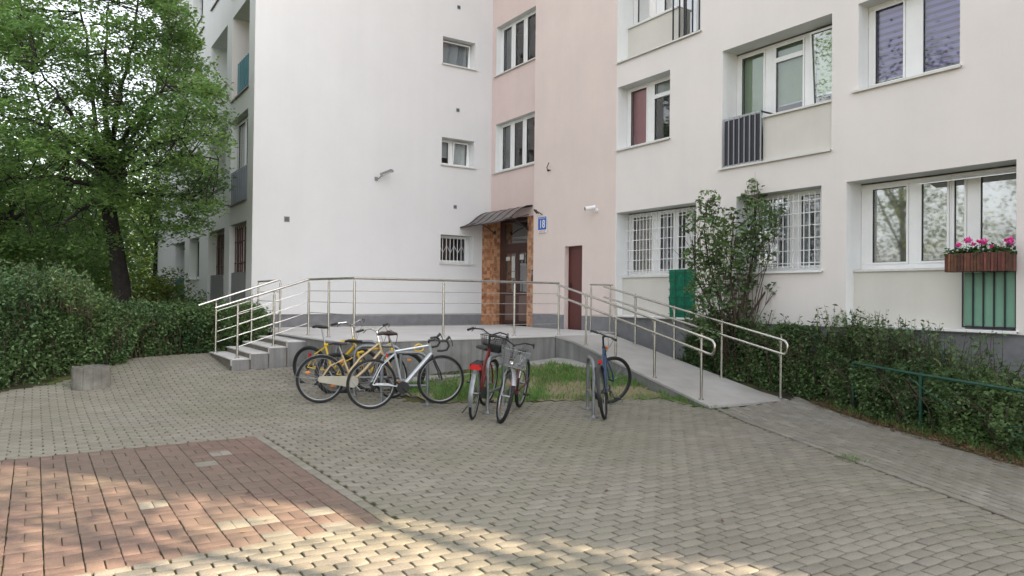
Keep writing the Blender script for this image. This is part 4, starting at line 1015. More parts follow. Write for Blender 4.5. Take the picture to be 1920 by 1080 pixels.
    if spec.get('basket'):
        b = MB(); cx = st[0]+.20; z0, z1 = st[1]-.24, st[1]-.02; hx, hy = .13, .17
        for k in range(5):
            z = z0+(z1-z0)*k/4; q = .72+.28*k/4; r_ = .004 if k == 4 else .0022
            b.tube([(cx-hx*q, -hy*q, z), (cx+hx*q, -hy*q, z), (cx+hx*q, hy*q, z), (cx-hx*q, hy*q, z)], r_, 5, closed=True)
        for k in range(44):
            t = k/44*4; e = int(t); f_ = t-e; c4 = [(-1, -1), (1, -1), (1, 1), (-1, 1), (-1, -1)]
            px = c4[e][0]+(c4[e+1][0]-c4[e][0])*f_; py = c4[e][1]+(c4[e+1][1]-c4[e][1])*f_
            b.tube([(cx+px*hx*.72, py*hy*.72, z0), (cx+px*hx, py*hy, z1)], .0018, 4)
        for k in range(9): b.tube([(cx-hx*.72+hx*1.44*k/8, -hy*.72, z0), (cx-hx*.72+hx*1.44*k/8, hy*.72, z0)], .0018, 4)
        if spec['basket'] == 'solid': b.box(cx-hx*.72, cx+hx*.72, -hy*.72, hy*.72, z0, z0+.10)
        b.build('basket', M_plast if spec['basket'] in ('solid', 'dark') else M_galv, root, xf=S)
    if spec.get('lamp'):
        b = MB(); b.ellipsoid((ht[0]+.09, 0, ht[1]-.06), (.035, .035, .035), 10); b.build('headlamp', M_chrome, root, xf=S)
    if spec.get('freflect'):
        b = MB(); b.box(ht[0]+.05, ht[0]+.06, -.03, .03, ht[1]-.05, ht[1]-.01); b.build('front_reflector', M_orange, root, xf=S)
    if spec.get('postrefl'):
        b = MB(); b.box(.20, .215, -.025, .025, .70, .75); b.build('post_reflector', M_redrefl, root, xf=X)
    if spec.get('lock'):
        p, mm = spec['lock']; b = MB(); c0 = Vector(p)
        b.tube([c0+Vector((math.cos(t)*.07, math.sin(2*t)*.03, math.sin(t)*.05)) for t in np.linspace(0, 2*math.pi, 18, endpoint=False)], .010, 6, closed=True); b.build('cable_lock', mm, root, smooth=True, xf=X)
    for o in [c for c in root.children_recursive]:
        pass
    return root
gp = lambda x, y: (x, y, G(x, y))
bike('bicycle', 'silver road bicycle with black drop handlebar, nearest of the left group', (-9.30, 3.84, .045), (-9.13, 4.80, .075),
     dict(kind='road', R=.343, tyre=.0195, frame=M_silver, fork=M_plast, head=(.80, .86), headb=(.845, .70), bb=(.42, .275), seattop=(.31, .80), saddle=(.22, 1.02), stem=(.80, .90), bar='drop', down=.030, toptube=.017, tube=.016, seat=mat('saddle_brown', (.035, .02, .016), .5), crank=-.8, letters=True, postrefl=True, lean=3, lock=((.66, .03, .80), M_yellow)))
bike('bicycle', 'champagne city bicycle with silver rear mudguard behind the silver road bicycle', (-10.22, 3.45, .04), (-9.98, 4.44, .07),
     dict(kind='city', R=.34, tyre=.020, frame=M_gold, head=(.84, .84), headb=(.88, .68), bb=(.44, .28), seattop=(.31, .66), saddle=(.25, .84), bar='city', guards='rear', seat=M_saddleg, refl=2.6, steer=35, tube=.019, lean=-3, rack=False, stem=(.82, 1.0)))
bike('bicycle', 'yellow bicycle with high black saddle, farthest of the left group', (-11.50, 3.70, .10), (-10.62, 4.30, .10),
     dict(kind='mtb', R=.335, tyre=.024, frame=M_yellow, fork=M_plast, head=(.82, .82), headb=(.86, .68), bb=(.43, .29), seattop=(.29, .72), saddle=(.22, .98), bar='city', rim=M_plast, down=.026, toptube=.022, steer=-12, lean=2, stem=(.80, 1.02), tail=(.0, .52, .02)))
bike('bicycle', 'yellow and green bicycle with low black saddle, standing in the middle rack', (-10.72, 3.86, .06), (-10.36, 4.82, .08),
     dict(kind='mtb', R=.325, tyre=.026, frame=M_yellow, fork=M_green, head=(.80, .78), headb=(.84, .64), bb=(.43, .28), seattop=(.30, .66), saddle=(.25, .82), bar='flat', rim=M_plast, down=.026, toptube=.022, darkbar=True, lean=-2, refl=1.2, stem=(.78, .93), rack=False))
bike('bicycle', 'red city bicycle with black front basket and wide red tail reflector', (-8.17, 4.76, .0), (-8.94, 5.42, .03),
     dict(kind='city', R=.335, tyre=.019, frame=M_red, head=(.80, .84), headb=(.85, .68), bb=(.43, .29), seattop=(.30, .72), saddle=(.26, .92), bar='city', darkbar=True, basket='solid', tail=(-.17, .70, .075), kick=True, guards=True, guardmat=M_galv, lean=5, stem=(.77, 1.03), casemat=M_plast, rack=True, steer=-12))
bike('bicycle', 'dark red city bicycle with wire front basket, front wheel turned to the yard', (-8.52, 5.72, .04), (-7.78, 4.93, .0),
     dict(kind='city', R=.345, tyre=.024, frame=M_dred, fork=M_alu, head=(.84, .80), headb=(.89, .66), bb=(.44, .28), seattop=(.30, .64), saddle=(.26, .82), bar='city', darkbar=True, basket='wire', guards=True, guardmat=M_alu, bmat=M_galv, lean=-6, steer=26, lamp=True, stem=(.80, .96), casemat=M_plast, crank=.2, refl=4.2))
bike('bicycle', 'blue mountain bicycle with turned handlebar beside the single rack on the right', (-7.34, 6.28, .0), (-8.02, 6.98, .06),
     dict(kind='mtb', R=.35, tyre=.021, frame=M_blue, fork=M_blue, head=(.80, .86), headb=(.84, .70), bb=(.42, .30), seattop=(.29, .66), saddle=None, bar='flat', darkbar=True, rim=M_plast, down=.024, toptube=.020, steer=-52, lean=-7, postrefl=True, freflect=True, stem=(.78, 1.00), guards='front_only' if False else 'rear', guardmat=M_plast))

# bicycle racks: bent galvanised tubes
def rack(a, c, h, label, base=True):
    a = Vector(gp(*a)); c = Vector(gp(*c)); o = empty('bicycle_rack', (a+c)/2, label, 'bicycle rack', 'bicycle racks on the yard')
    d = c-a; n = d.length; r = min(.14, n*.3); d = d.normalized(); up = Vector((0, 0, 1))
    pts = [a]
    for k in range(7): t = math.pi/2*k/6; pts.append(a + up*(h-r) + up*r*math.sin(t) + d*r*(1-math.cos(t)))
    for k in range(7): t = math.pi/2*k/6; pts.append(c + up*(h-r) + up*r*math.cos(t) - d*r*(1-math.sin(t)))
    pts.append(c)
    b = MB(); b.tube(pts, .024, 12); b.build('hoop', M_galv, o, smooth=True)
    b = MB(); b.tube([a+up*.27, c+up*.27], .02, 10); b.build('cross_bar', M_galv, o, smooth=True)
    for p in (a, c):
        b = MB(); b.tube([p, p+up*.008], .075, 16); b.tube([p+up*.008, p+up*.03], [.04, .027], 12); b.build('base_plate', M_galv, o)
rack((-11.1, 3.98), (-10.75, 4.55), .72, 'galvanised hoop rack farthest back, between the yellow bicycles')
rack((-10.42, 4.02), (-10.10, 4.62), .74, 'galvanised hoop rack behind the silver bicycle, middle of the left three')
rack((-9.68, 4.14), (-9.36, 4.70), .74, 'galvanised hoop rack right behind the silver road bicycle')
rack((-8.42, 5.13), (-8.80, 5.62), .74, 'galvanised hoop rack between the two red bicycles')
rack((-7.49, 6.20), (-7.98, 6.50), .74, 'galvanised hoop rack with the blue bicycle leaning on it')

# ------------------------------------------------------------------ vegetation
def P3(px, py, wd):
    """world point seen at photo position (px, py) at distance wd along the view axis (used to lay out limbs)"""
    return Vector((0, 0, EYE)) + fwd*wd + r2*((px-960)/FPX*wd) + d2*((py-540)/FPX*wd)
def leaf_arrays(P, size, up=.5, ratio=.55, var=.35, droop=0):
    P = np.asarray(P); n = len(P)
    nrm = RNG.normal(0, 1, (n, 3)); nrm[:, 2] = np.abs(nrm[:, 2])+up*2; nrm /= np.linalg.norm(nrm, axis=1)[:, None]
    t = RNG.normal(0, 1, (n, 3)); t[:, 2] -= droop; t -= nrm*(t*nrm).sum(1)[:, None]; t /= np.linalg.norm(t, axis=1)[:, None]
    s = np.cross(nrm, t); L = size*(1+RNG.uniform(-var, var, n))[:, None]; W = L*ratio*.5
    V = np.stack([P-t*L*.5, P+s*W-t*L*.08+nrm*L*.07, P+t*L*.5, P-s*W-t*L*.08+nrm*L*.07], 1).reshape(-1, 3)
    F = np.arange(n*4).reshape(-1, 4); return V, F
def leaves(name, P, size, m, parent, **k):
    V, F = leaf_arrays(P, size, **k); return mesh_np(name, V, F, m, parent)
def disc(c, r, n, flat=.25, tilt=None):
    a = RNG.uniform(0, 2*np.pi, n); q = np.sqrt(RNG.uniform(0, 1, n))*r; z = RNG.normal(0, r*flat, n)
    P = np.stack([np.cos(a)*q, np.sin(a)*q, z - q*q/r*.25], 1); return P+np.array(c)
def nearest(limbs, c):
    best = None
    for L in limbs:
        for i, p in enumerate(L):
            d = (Vector(c)-p).length + (.0 if i else .6)
            if best is None or d < best[0]: best = (d, p)
    return best[1]
def tree(name, label, base, trunk, limbs, sprays, lm, leaf, per, rs=.5, group=None, trad=(.2, .15), lrad=.075, twig=True, flat=.22, cat='tree'):
    t = empty(name, base, label, cat, group)
    b = MB(); k = len(trunk); b.tube(trunk, [trad[0]+(trad[1]-trad[0])*i/(k-1) for i in range(k)], 12); b.build('trunk', M_bark, t, smooth=True)
    dense = []
    if limbs:
        b = MB()
        for L in limbs:
            q = []
            for i in range(len(L)-1):
                for s in range(4):
                    p = L[i].lerp(L[i+1], s/4); q.append(p + Vector((random.gauss(0, .03), random.gauss(0, .03), random.gauss(0, .02))) if (i or s) else p)
            q.append(L[-1]); m_ = len(q); b.tube(q, [lrad*(1-.85*i/(m_-1)) for i in range(m_)], 7); dense.append(q)
        if twig:
            for c in sprays:
                p = nearest(dense, c); c = Vector(c); mid = p.lerp(c, .5)+Vector((random.gauss(0, .08), random.gauss(0, .08), -.05+random.gauss(0, .06)))
                b.tube([p, mid, c], [.014, .009, .004], 5)
                for _ in range(3):
                    e = c+Vector((random.uniform(-rs, rs), random.uniform(-rs, rs), random.uniform(-.1, .06)))*.8; b.tube([mid.lerp(c, .7), e], [.006, .002], 4)
        b.build('branches', M_bark, t, smooth=True)
    P = np.vstack([disc(c, rs*random.uniform(.7, 1.3), int(per*random.uniform(.6, 1.4)), flat) for c in sprays])
    leaves('crown', P, leaf, lm, t, up=.7, droop=.3)
    return t
# the big linden-like tree on the left
base = Vector((-19.2, 1.74, .45)); W0 = 17
LP = lambda *q: [P3(*p) for p in q]
trunk = [base-Vector((0, 0, .3))] + LP((232, 600, 17), (229, 540, 17), (218, 470, 17), (208, 420, 17), (203, 380, 17), (203, 335, 17))
limbs = [LP((203, 340, 17), (175, 300, 16.8), (130, 262, 16.6), (80, 232, 16.3), (20, 220, 16), (-40, 200, 15.6)),
         LP((202, 340, 17), (186, 280, 17), (176, 210, 17.1), (165, 110, 17.3), (150, 20, 17.5), (140, -80, 17.6)),
         LP((205, 340, 17), (214, 270, 16.9), (224, 190, 16.6), (242, 110, 16.4), (256, 20, 16.2), (262, -90, 16.2)),
         LP((210, 340, 17), (232, 298, 17.2), (265, 262, 17.6), (312, 212, 18), (345, 150, 18.2), (365, 90, 18.4)),
         LP((210, 345, 17), (240, 325, 16.8), (295, 300, 16.5), (355, 290, 16.2), (410, 300, 16)),
         LP((198, 350, 17), (150, 341, 16.7), (100, 333, 16.3), (40, 335, 16), (-30, 345, 15.8)),
         LP((210, 370, 17), (262, 362, 17), (320, 368, 17), (390, 380, 17.1), (430, 385, 17.2)),
         LP((205, 345, 17), (205, 300, 16.2), (215, 240, 15.3), (230, 180, 14.6)),
         LP((203, 345, 17), (190, 300, 18), (200, 240, 19), (190, 150, 19.8)),
         LP((206, 330, 17), (230, 260, 15.8), (270, 200, 15), (310, 160, 14.6)),
         LP((200, 330, 17), (160, 260, 15.8), (110, 180, 14.9), (70, 120, 14.6)),
         LP((205, 340, 17), (250, 290, 15.6), (300, 270, 14.9), (340, 260, 14.5)),
         LP((200, 340, 17), (130, 290, 18.2), (90, 230, 19.2), (60, 140, 19.6)),
         LP((206, 330, 17), (260, 240, 18.4), (300, 150, 19.2), (320, 60, 19.5)),
         LP((204, 330, 17), (200, 200, 15.6), (200, 100, 15), (205, 0, 14.8)),
         LP((200, 360, 17), (170, 380, 16.2), (130, 410, 15.5), (90, 430, 15.0))]
right = [(-150, 330), (0, 350), (60, 372), (120, 392), (170, 418), (240, 425), (300, 418), (345, 425), (385, 425), (420, 385), (450, 330), (480, 200)]
gaps = [(85, 215, 34), (128, 315, 36), (140, 5, 26), (205, 12, 20), (55, 400, 24), (140, 385, 18), (40, 300, 20), (230, 425, 24)]
spr = []
while len(spr) < 520:
    py = random.uniform(-150, 480); px = random.uniform(-90, 430)
    rb = np.interp(py, [a for a, _ in right], [c for _, c in right])
    if px > rb-8: continue
    if py > 440 and 190 < px < 260: continue
    if any((px-a)**2+(py-c)**2 < r*r for a, c, r in gaps): continue
    e = max(0, 1-((px-190)/290)**2-((py-170)/330)**2); wd = 17+random.uniform(-1, 1)*(.5+3.2*math.sqrt(e))
    if 395 < py and random.random() < .35: continue
    spr.append(P3(px, py, wd))
tree('broadleaf_tree', 'large green tree with dark leaning trunk behind the left hedge', base, trunk, limbs, spr, M_leafT, .10, 155, rs=.44)

def simple_tree(name, label, x, y, h, cr, lm, leaf, n, group, seed, zlow=.3, z0=None, nspr=60):
    random.seed(seed); z0 = G(x, y) if z0 is None else z0
    base = Vector((x, y, z0)); tr = [base-Vector((0, 0, .3)), base+Vector((.1, .05, h*.25)), base+Vector((0, .1, h*.5))]
    limbs = []
    for k in range(7):
        a = k*.9+random.random(); r = cr*random.uniform(.5, .9); limbs.append([base+Vector((0, .1, h*random.uniform(.25, .5))), base+Vector((math.cos(a)*r*.5, math.sin(a)*r*.5, h*.6)), base+Vector((math.cos(a)*r, math.sin(a)*r, h*random.uniform(.6, .9)))])
    sp = []
    while len(sp) < nspr:
        v = Vector((random.uniform(-1, 1), random.uniform(-1, 1), random.uniform(-1, 1)))
        if v.length > 1 or v.length < .35: continue
        sp.append(base+Vector((v.x*cr, v.y*cr, h*(zlow+1)/2+v.z*h*(1-zlow)/2)))
    return tree(name, label, base, tr, limbs, sp, lm, leaf, n/nspr, rs=cr*.28, group=group, trad=(.05*h**.5+.05, .1), lrad=.06, twig=False, flat=.45)
BG = 'trees beyond the left hedge'
bgl = [(20, 27, 8, 3.4, M_leafG, 'mid green tree at the far left edge behind the hedge'),
       (120, 34, 7.5, 3.8, M_leafY, 'yellow green sunlit tree seen under the big tree crown'),
       (-40, 40, 8, 4.5, M_leafY, 'sunlit pale tree at the left edge of the photo, far behind the others'),
       (215, 44, 8.5, 4.5, M_leafY, 'sunlit tree far behind the dark leaning trunk'),
       (290, 33, 9, 3.6, M_leafG, 'dark green tree close to the end of the white building wing'),
       (70, 50, 9.5, 5.5, M_leafY, 'far tree between the left edge and the leaning trunk')]
for i, (px, wd, h, cr, lm, lb) in enumerate(bgl):
    p = P3(px, 560, wd); simple_tree('broadleaf_tree', lb, p.x, p.y, h, cr, lm, .22, 7500, BG, 50+i, zlow=.08, z0=.4, nspr=110)
for i, (px, wd, h, cr, lm, lb) in enumerate([(60, 60, 10, 6, M_leafY, 'hazy sunlit tree beyond the yard, second from the left edge'), (165, 58, 11, 6, M_leafY, 'sunlit tree far beyond the yard between the trunk and the left edge'), (260, 62, 11.5, 6.5, M_leafY, 'farthest sunlit tree right of the leaning trunk'), (5, 22, 7, 3.2, M_leafG, 'shaded tree near the left edge just beyond the tall hedge'), (300, 50, 10, 5, M_leafG, 'tree showing past the far end of the white wing')]):
    p = P3(px, 560, wd); simple_tree('broadleaf_tree', lb, p.x, p.y, h, cr, lm, .26, 8000, BG, 60+i, zlow=.03, z0=.4, nspr=120)
# understorey shrubs right behind the left hedge
def blob_shrub(name, label, blobs, base, lm, leaf, dens, stems=True, group=None, flat=.8, cat='shrub', up=.3):
    t = empty(name, base, label, cat, group)
    b = MB()
    for (c, r) in blobs:
        c = Vector(c); m_ = Vector(base).lerp(c, .5)+Vector((random.gauss(0, .08), random.gauss(0, .08), .1)); b.tube([Vector(base)+Vector((random.gauss(0, .05), random.gauss(0, .05), -.1)), m_, c], [.010, .007, .003], 5)
        for _ in range(3):
            e = c+Vector((random.gauss(0, .6), random.gauss(0, .6), random.gauss(.1, .5)))*r; b.tube([m_.lerp(c, .6), e], [.006, .002], 4)
    b.build('stems', M_twig, t)
    Ps = []
    for (c, r) in blobs:
        n = max(6, int(dens*r**2.3)); v = RNG.normal(0, 1, (n, 3)); v /= np.linalg.norm(v, axis=1)[:, None]; v *= (RNG.uniform(.25, 1, n)**.5)[:, None]*r; v[:, 2] *= flat; Ps.append(v+np.array(c))
    leaves('foliage', np.vstack(Ps), leaf, lm, t, up=up); return t
SH = 'shrubs behind the left hedge'
random.seed(5)
for i, (px, wd, hh, r, lm, lb) in enumerate([(60, 20, 2.6, 1.3, M_leafG, 'bushy green shrub rising behind the hedge at the left edge'), (150, 19, 2.3, 1.2, M_leafG, 'bushy green shrub just left of the leaning trunk'), (290, 20, 1.9, 1.0, M_leafY, 'bright green shrub right of the leaning trunk'), (340, 21, 1.3, .7, M_leafG, 'low shrub in front of the small ground floor window'), (-30, 17, 2.6, 1.2, M_leafG, 'shrub cut by the left edge of the photo')]):
    p = P3(px, 560, wd); bl = []
    for k in range(16): bl.append(((p.x+random.gauss(0, r*.5), p.y+random.gauss(0, r*.5), .45+random.uniform(.3, hh-.3)), random.uniform(.35, .55)))
    blob_shrub('shrub', lb, bl, (p.x, p.y, .45), lm, .10, 1500, group=SH)

def hedge(name, label, poly, h, lm, leaf, n, sprouts, core=True, hv=.1, edge=.22, seed=1, skirt=0):
    """clipped but shaggy hedge over a footprint polygon"""
    random.seed(seed); P = np.array(poly); c = P.mean(0); base = (c[0], c[1], G(*c)); t = empty(name, base, label, 'hedge')
    f = poly_in(poly); lo_, hi_ = P.min(0), P.max(0)
    def dist(x, y):
        d = np.full(x.shape, 9.)
        for i in range(len(P)):
            a, b_ = P[i], P[(i+1) % len(P)]; ab = b_-a; tt = np.clip(((x-a[0])*ab[0]+(y-a[1])*ab[1])/(ab@ab), 0, 1); d = np.minimum(d, np.hypot(x-a[0]-ab[0]*tt, y-a[1]-ab[1]*tt))
        return d
    hf = h if callable(h) else (lambda x, y: h+0*x)
    pts = []
    tot = 0
    while tot < n:
        x = RNG.uniform(lo_[0]-.15, hi_[0]+.15, n); y = RNG.uniform(lo_[1]-.15, hi_[1]+.15, n); ins = f(x, y); d = dist(x, y); d = np.where(ins, d, -d)
        H_ = hf(x, y)*(1+hv*(np.sin(x*3.1+y*1.7)*.6+np.sin(x*7.3-y*5.1)*.4)); z = RNG.uniform(0, 1.08, n)*H_
        wob = .09*np.sin(x*9+z*7)+.07*np.sin(y*11-z*5)
        dd = d+wob; top = H_-z; rnd_ = np.minimum(dd, top)+(-.25*np.clip(.3-np.maximum(dd, 0), 0, .3)*np.clip(.3-top, 0, .3)/.09)
        pr = np.where(rnd_ < 0, np.exp(rnd_/.035)*.35, np.where(rnd_ < edge, 1, .3)); keep = RNG.uniform(0, 1, n) < pr
        keep &= (RNG.uniform(0, 1, n) < .5+.5*np.sin(x*5.3+1)*np.sin(y*6.1+2)*np.sin(z*6.7)+.45)
        q = np.stack([x, y, z+Gv(x, y)], 1)[keep]; pts.append(q); tot += len(q)
    Q = np.vstack(pts)[:n]; S = []
    b = MB()
    for (xy, hs_, nl) in sprouts:
        x, y = xy; z0 = float(hf(np.array(x), np.array(y)))*.85+G(x, y); top = Vector((x+random.gauss(0, .12), y+random.gauss(0, .12), z0+hs_)); bot = Vector((x, y, z0-.15)); mid = bot.lerp(top, .5)+Vector((random.gauss(0, .04), random.gauss(0, .04), 0))
        b.tube([bot, mid, top], [.005, .004, .0015], 4)
        for k in range(nl):
            u = .25+.75*k/nl; p = (bot.lerp(mid, u*2) if u < .5 else mid.lerp(top, u*2-1)); S.append(p+Vector((random.gauss(0, .03), random.gauss(0, .03), random.gauss(0, .015))))
    # woody inside
    for _ in range(int(len(P)*25)):
        while True:
            x, y = random.uniform(lo_[0], hi_[0]), random.uniform(lo_[1], hi_[1])
            if f(np.array([x]), np.array([y]))[0]: break
        z = G(x, y); hh = float(hf(np.array(x), np.array(y))); b.tube([(x, y, z-.05), (x+random.gauss(0, .12), y+random.gauss(0, .12), z+hh*.5), (x+random.gauss(0, .25), y+random.gauss(0, .25), z+hh*random.uniform(.75, 1.0))], [.010, .007, .003], 4)
    b.build('stems', M_twig, t)
    if False:
        cc = c; b = MB(); pp = [tuple(cc+(p-cc)*.8) for p in P]
        b.prism(pp, lambda x, y: G(x, y)-.1, lambda x, y: G(x, y)+float(hf(np.array(x), np.array(y)))*.78)
        o = b.build('inner_twigs', M_core, t)
    leaves('foliage', Q, leaf, lm, t, up=.25)
    if S: leaves('sprout_leaves', np.array([tuple(s) for s in S]), leaf*1.25, lm, t, up=.2, ratio=.4)
    return t
rs_ = random.Random(3)
sp1 = [((rs_.uniform(-15, -13.6), rs_.uniform(-2.4, .8)), rs_.uniform(.15, .65), 16) for _ in range(330)]
hedge('hedge', 'tall shaggy green hedge behind the round concrete planter', [(-13.3, -4.5), (-13.35, -.6), (-13.85, .35), (-14.15, .95), (-15.0, 1.5), (-16.2, .9), (-15.6, -1.0), (-15.4, -4.5)], lambda x, y: 1.52+.0*x-np.clip((y-.3), 0, 1.2)*.45, M_leafH, .062, 78000, sp1, hv=.15, seed=4)
sp2 = [((rs_.uniform(-17, -15.2), rs_.uniform(1.4, 3.6)), rs_.uniform(.1, .5), 10) for _ in range(60)]
hedge('hedge', 'lower dark green hedge between the tall hedge and the steps', [(-14.35, 1.1), (-15.05, 1.65), (-15.05, 2.3), (-15.1, 3.0), (-14.85, 3.3), (-14.9, 4.0), (-16.9, 4.05), (-17.3, 2.2), (-16.6, .9), (-15.2, .8)], .88, M_leafH, .060, 56000, sp2, hv=.12, seed=6)
E2 = EDGE[:6] + [(0, 6.5)]
front = [(-6.95, 9.95), (-6.5, 9.85), (-5.65, 9.48), (-4.60, 8.98), (-3.55, 8.48), (-2.6, 8.05), (-1.0, 7.35)]
back = [(x+.25, y+1.15) for x, y in front][::-1]; back = [(x, min(y, 10.2)) for x, y in back]
sp3 = []
for k in range(620):
    u = rs_.random()**1.0*5.2; i = int(u); a = Vector(front[i]).lerp(Vector(front[i+1]), u-i); sp3.append(((a.x+rs_.uniform(.05, .5), min(a.y+rs_.uniform(.2, 1.1), 10.3)), rs_.uniform(.12, .75 if u < 3 else .35), 15))
hedge('hedge', 'long untrimmed privet hedge in front of the right facade', front+back, lambda x, y: np.interp(x, [-7, -5.5, -4, -2.5, -1], [.84, .72, .64, .5, .45]), M_leafR, .056, 92000, sp3, hv=.12, seed=8)
sp4 = [((rs_.uniform(-9.2, -7.2), rs_.uniform(9.95, 10.3)), rs_.uniform(.1, .4), 12) for _ in range(30)]
hedge('hedge', 'narrow green hedge between the ramp and the grey plinth', [(-9.45, 9.86), (-8.2, 9.80), (-6.95, 9.86), (-6.9, 10.35), (-8.4, 10.4), (-9.35, 10.3)], lambda x, y: np.interp(x, [-9.4, -8.8, -7], [.6, .95, 1.0]), M_leafR, .058, 32000, sp4, hv=.15, seed=9)
# tall lilac-like shrub in front of the facade
random.seed(21)
pb = [(1420, 348, 20), (1412, 372, 26), (1424, 400, 32), (1432, 430, 30), (1330, 372, 20), (1318, 395, 26), (1345, 405, 24), (1340, 430, 34), (1300, 410, 16), (1290, 428, 14), (1372, 400, 16), (1376, 440, 34), (1408, 455, 30), (1330, 470, 36), (1300, 480, 24), (1362, 480, 38), (1400, 492, 30), (1325, 515, 36), (1365, 528, 38), (1398, 530, 24), (1310, 545, 26), (1345, 560, 32), (1386, 572, 26), (1440, 478, 14), (1452, 540, 16), (1462, 522, 12), (1436, 535, 12), (1320, 590, 30), (1350, 605, 32), (1395, 600, 26), (1440, 560, 12), (1300, 600, 22), (1330, 625, 28), (1372, 635, 28), (1466, 392, 10), (1453, 418, 14)]
bl = []
for (x, y, r) in pb:
    wd = 12.55+random.gauss(0, .22); bl.append((tuple(P3(x, y, wd)), r*wd/FPX*1.05))
sb = blob_shrub('tall_shrub', 'tall slender leafy shrub in front of the barred windows beside the ramp', bl, (-8.25, 9.95, .1), M_leafB, .095, 2600, up=.35)
b = MB()
for L in (((1378, 640), (1372, 600), (1350, 560), (1330, 500), (1320, 430), (1328, 372)), ((1382, 640), (1385, 590), (1402, 530), (1412, 480), (1424, 420), (1420, 340)), ((1380, 640), (1376, 580), (1370, 520), (1372, 460), (1376, 400)), ((1376, 640), (1356, 600), (1330, 570), (1305, 520), (1298, 450)), ((1388, 620), (1420, 570), (1440, 540), (1462, 520))):
    q = [P3(x, y, 12.55) for x, y in L]; b.tube(q, [.028-.022*i/(len(q)-1) for i in range(len(q))], 7)
b.build('main_stem', M_twig, sb, smooth=True)
random.seed(22)
bl = [(tuple(P3(x, y, 10.9+random.gauss(0, .15))), r*10.9/FPX) for (x, y, r) in ((1752, 590, 26), (1775, 605, 28), (1740, 615, 24), (1790, 630, 26), (1762, 640, 30), (1735, 640, 22), (1755, 568, 12), (1782, 580, 12), (1810, 645, 18))]
blob_shrub('shrub', 'small leafy shrub beside the rusty stake under the right window', bl, (-4.95, 9.75, .05), M_leafB, .05, 9000)
sk = MB(); p = P3(1808, 560, 10.5); sk.box(p.x-.018, p.x+.018, p.y-.018, p.y+.018, 0, p.z); o = sk.build('wooden_stake', M_wood, None, bevel=.004); tag(o, 'rusty brown upright stake in the hedge below the flower box', 'stake')

# fence of green pipes in the right hedge
fn = empty('pipe_fence', (-4.86, 8.90, 0), 'low green pipe fence with sagging wire running through the right hedge', 'fence')
fp = [(-5.98, 9.66), (-4.74, 9.08), (-2.96, 8.32), (-1.6, 7.7)]
for (x, y) in fp: b = MB(); b.tube([(x, y, -.1), (x, y, .72)], .024, 10); b.build('post', M_fence, fn, smooth=True)
b = MB(); b.tube([(x, y-.01, .71-.02*i) for i, (x, y) in enumerate(fp)], .017, 8); b.build('top_rail', M_fence, fn, smooth=True)
b = MB(); b.tube([(-4.80, 8.93, .66), (-4.5, 8.78, .52), (-4.15, 8.62, .40)], .005, 5); b.tube([(-3.5, 8.34, .30), (-3.15, 8.18, .40), (-2.55, 7.9, .50)], .006, 5); b.tube([(-3.55, 8.36, .28), (-2.95, 8.08, .22), (-2.15, 7.7, .18)], .007, 5); b.build('wire', M_fence, fn)

# round concrete planter
rg = empty('round_planter', (-13.02, .76, G(-13.02, .76)), 'round grey concrete planter with vertical ribs at the edge of the left hedge', 'planter')
b = MB(); n = 96; R0 = .265; cx, cy = -13.02, .76; z0 = G(cx, cy)-.02; z1 = z0+.34
rings = [[], [], [], []]
for i in range(n):
    a = 2*math.pi*i/n; g = .011 if i % 8 == 0 else 0
    for k, (r, z) in enumerate(((R0-g, z0), (R0-g, z1-.004), (R0-.035, z1), (R0-.035, z1-.2))): rings[k].append(b.bm.verts.new((cx+math.cos(a)*r, cy+math.sin(a)*r, z+.006*math.sin(a*3))))
for k in range(3):
    for i in range(n): j = (i+1) % n; b.bm.faces.new((rings[k][i], rings[k][j], rings[k+1][j], rings[k+1][i]))
b.build('concrete_ring', M_ring, rg)
b = MB(); b.prism([(cx+math.cos(2*math.pi*i/24)*.23, cy+math.sin(2*math.pi*i/24)*.23) for i in range(24)], z1-.1, z1-.04); b.build('planter_soil', M_soil, rg)

# geraniums in the box
random.seed(31); fc = P3(1842, 470, 10.9)
Pl = []
for k in range(420): Pl.append((random.uniform(-5.05, -4.26), FY-.15+random.gauss(0, .05), 2.20+abs(random.gauss(0, .055))))
leaves('geranium_leaves', np.array(Pl), .055, mat('geranium_leaf', (.06, .13, .035), .6, var=.4, island=.4, trans=.2), fb, ratio=.9, up=.5)
b = MB(); Pf = []
for (x, z, r) in ((-4.90, 2.34, .035), (-4.79, 2.40, .05), (-4.60, 2.37, .045), (-4.30, 2.36, .06), (-4.50, 2.30, .02), (-4.72, 2.35, .025), (-4.66, 2.38, .02)):
    b.tube([(x, FY-.15, 2.18), (x+.01, FY-.16, z-r*.5)], .003, 4)
    for k in range(int(60*(r/.045))): v = Vector((random.gauss(0, 1), random.gauss(0, 1), random.gauss(0, .6))); v.normalize(); Pf.append(Vector((x, FY-.17, z))+v*r*random.uniform(.5, 1))
b.build('flower_stems', M_green, fb); leaves('petals', np.array([tuple(p) for p in Pf]), .03, M_petal, fb, ratio=1.0, up=0)

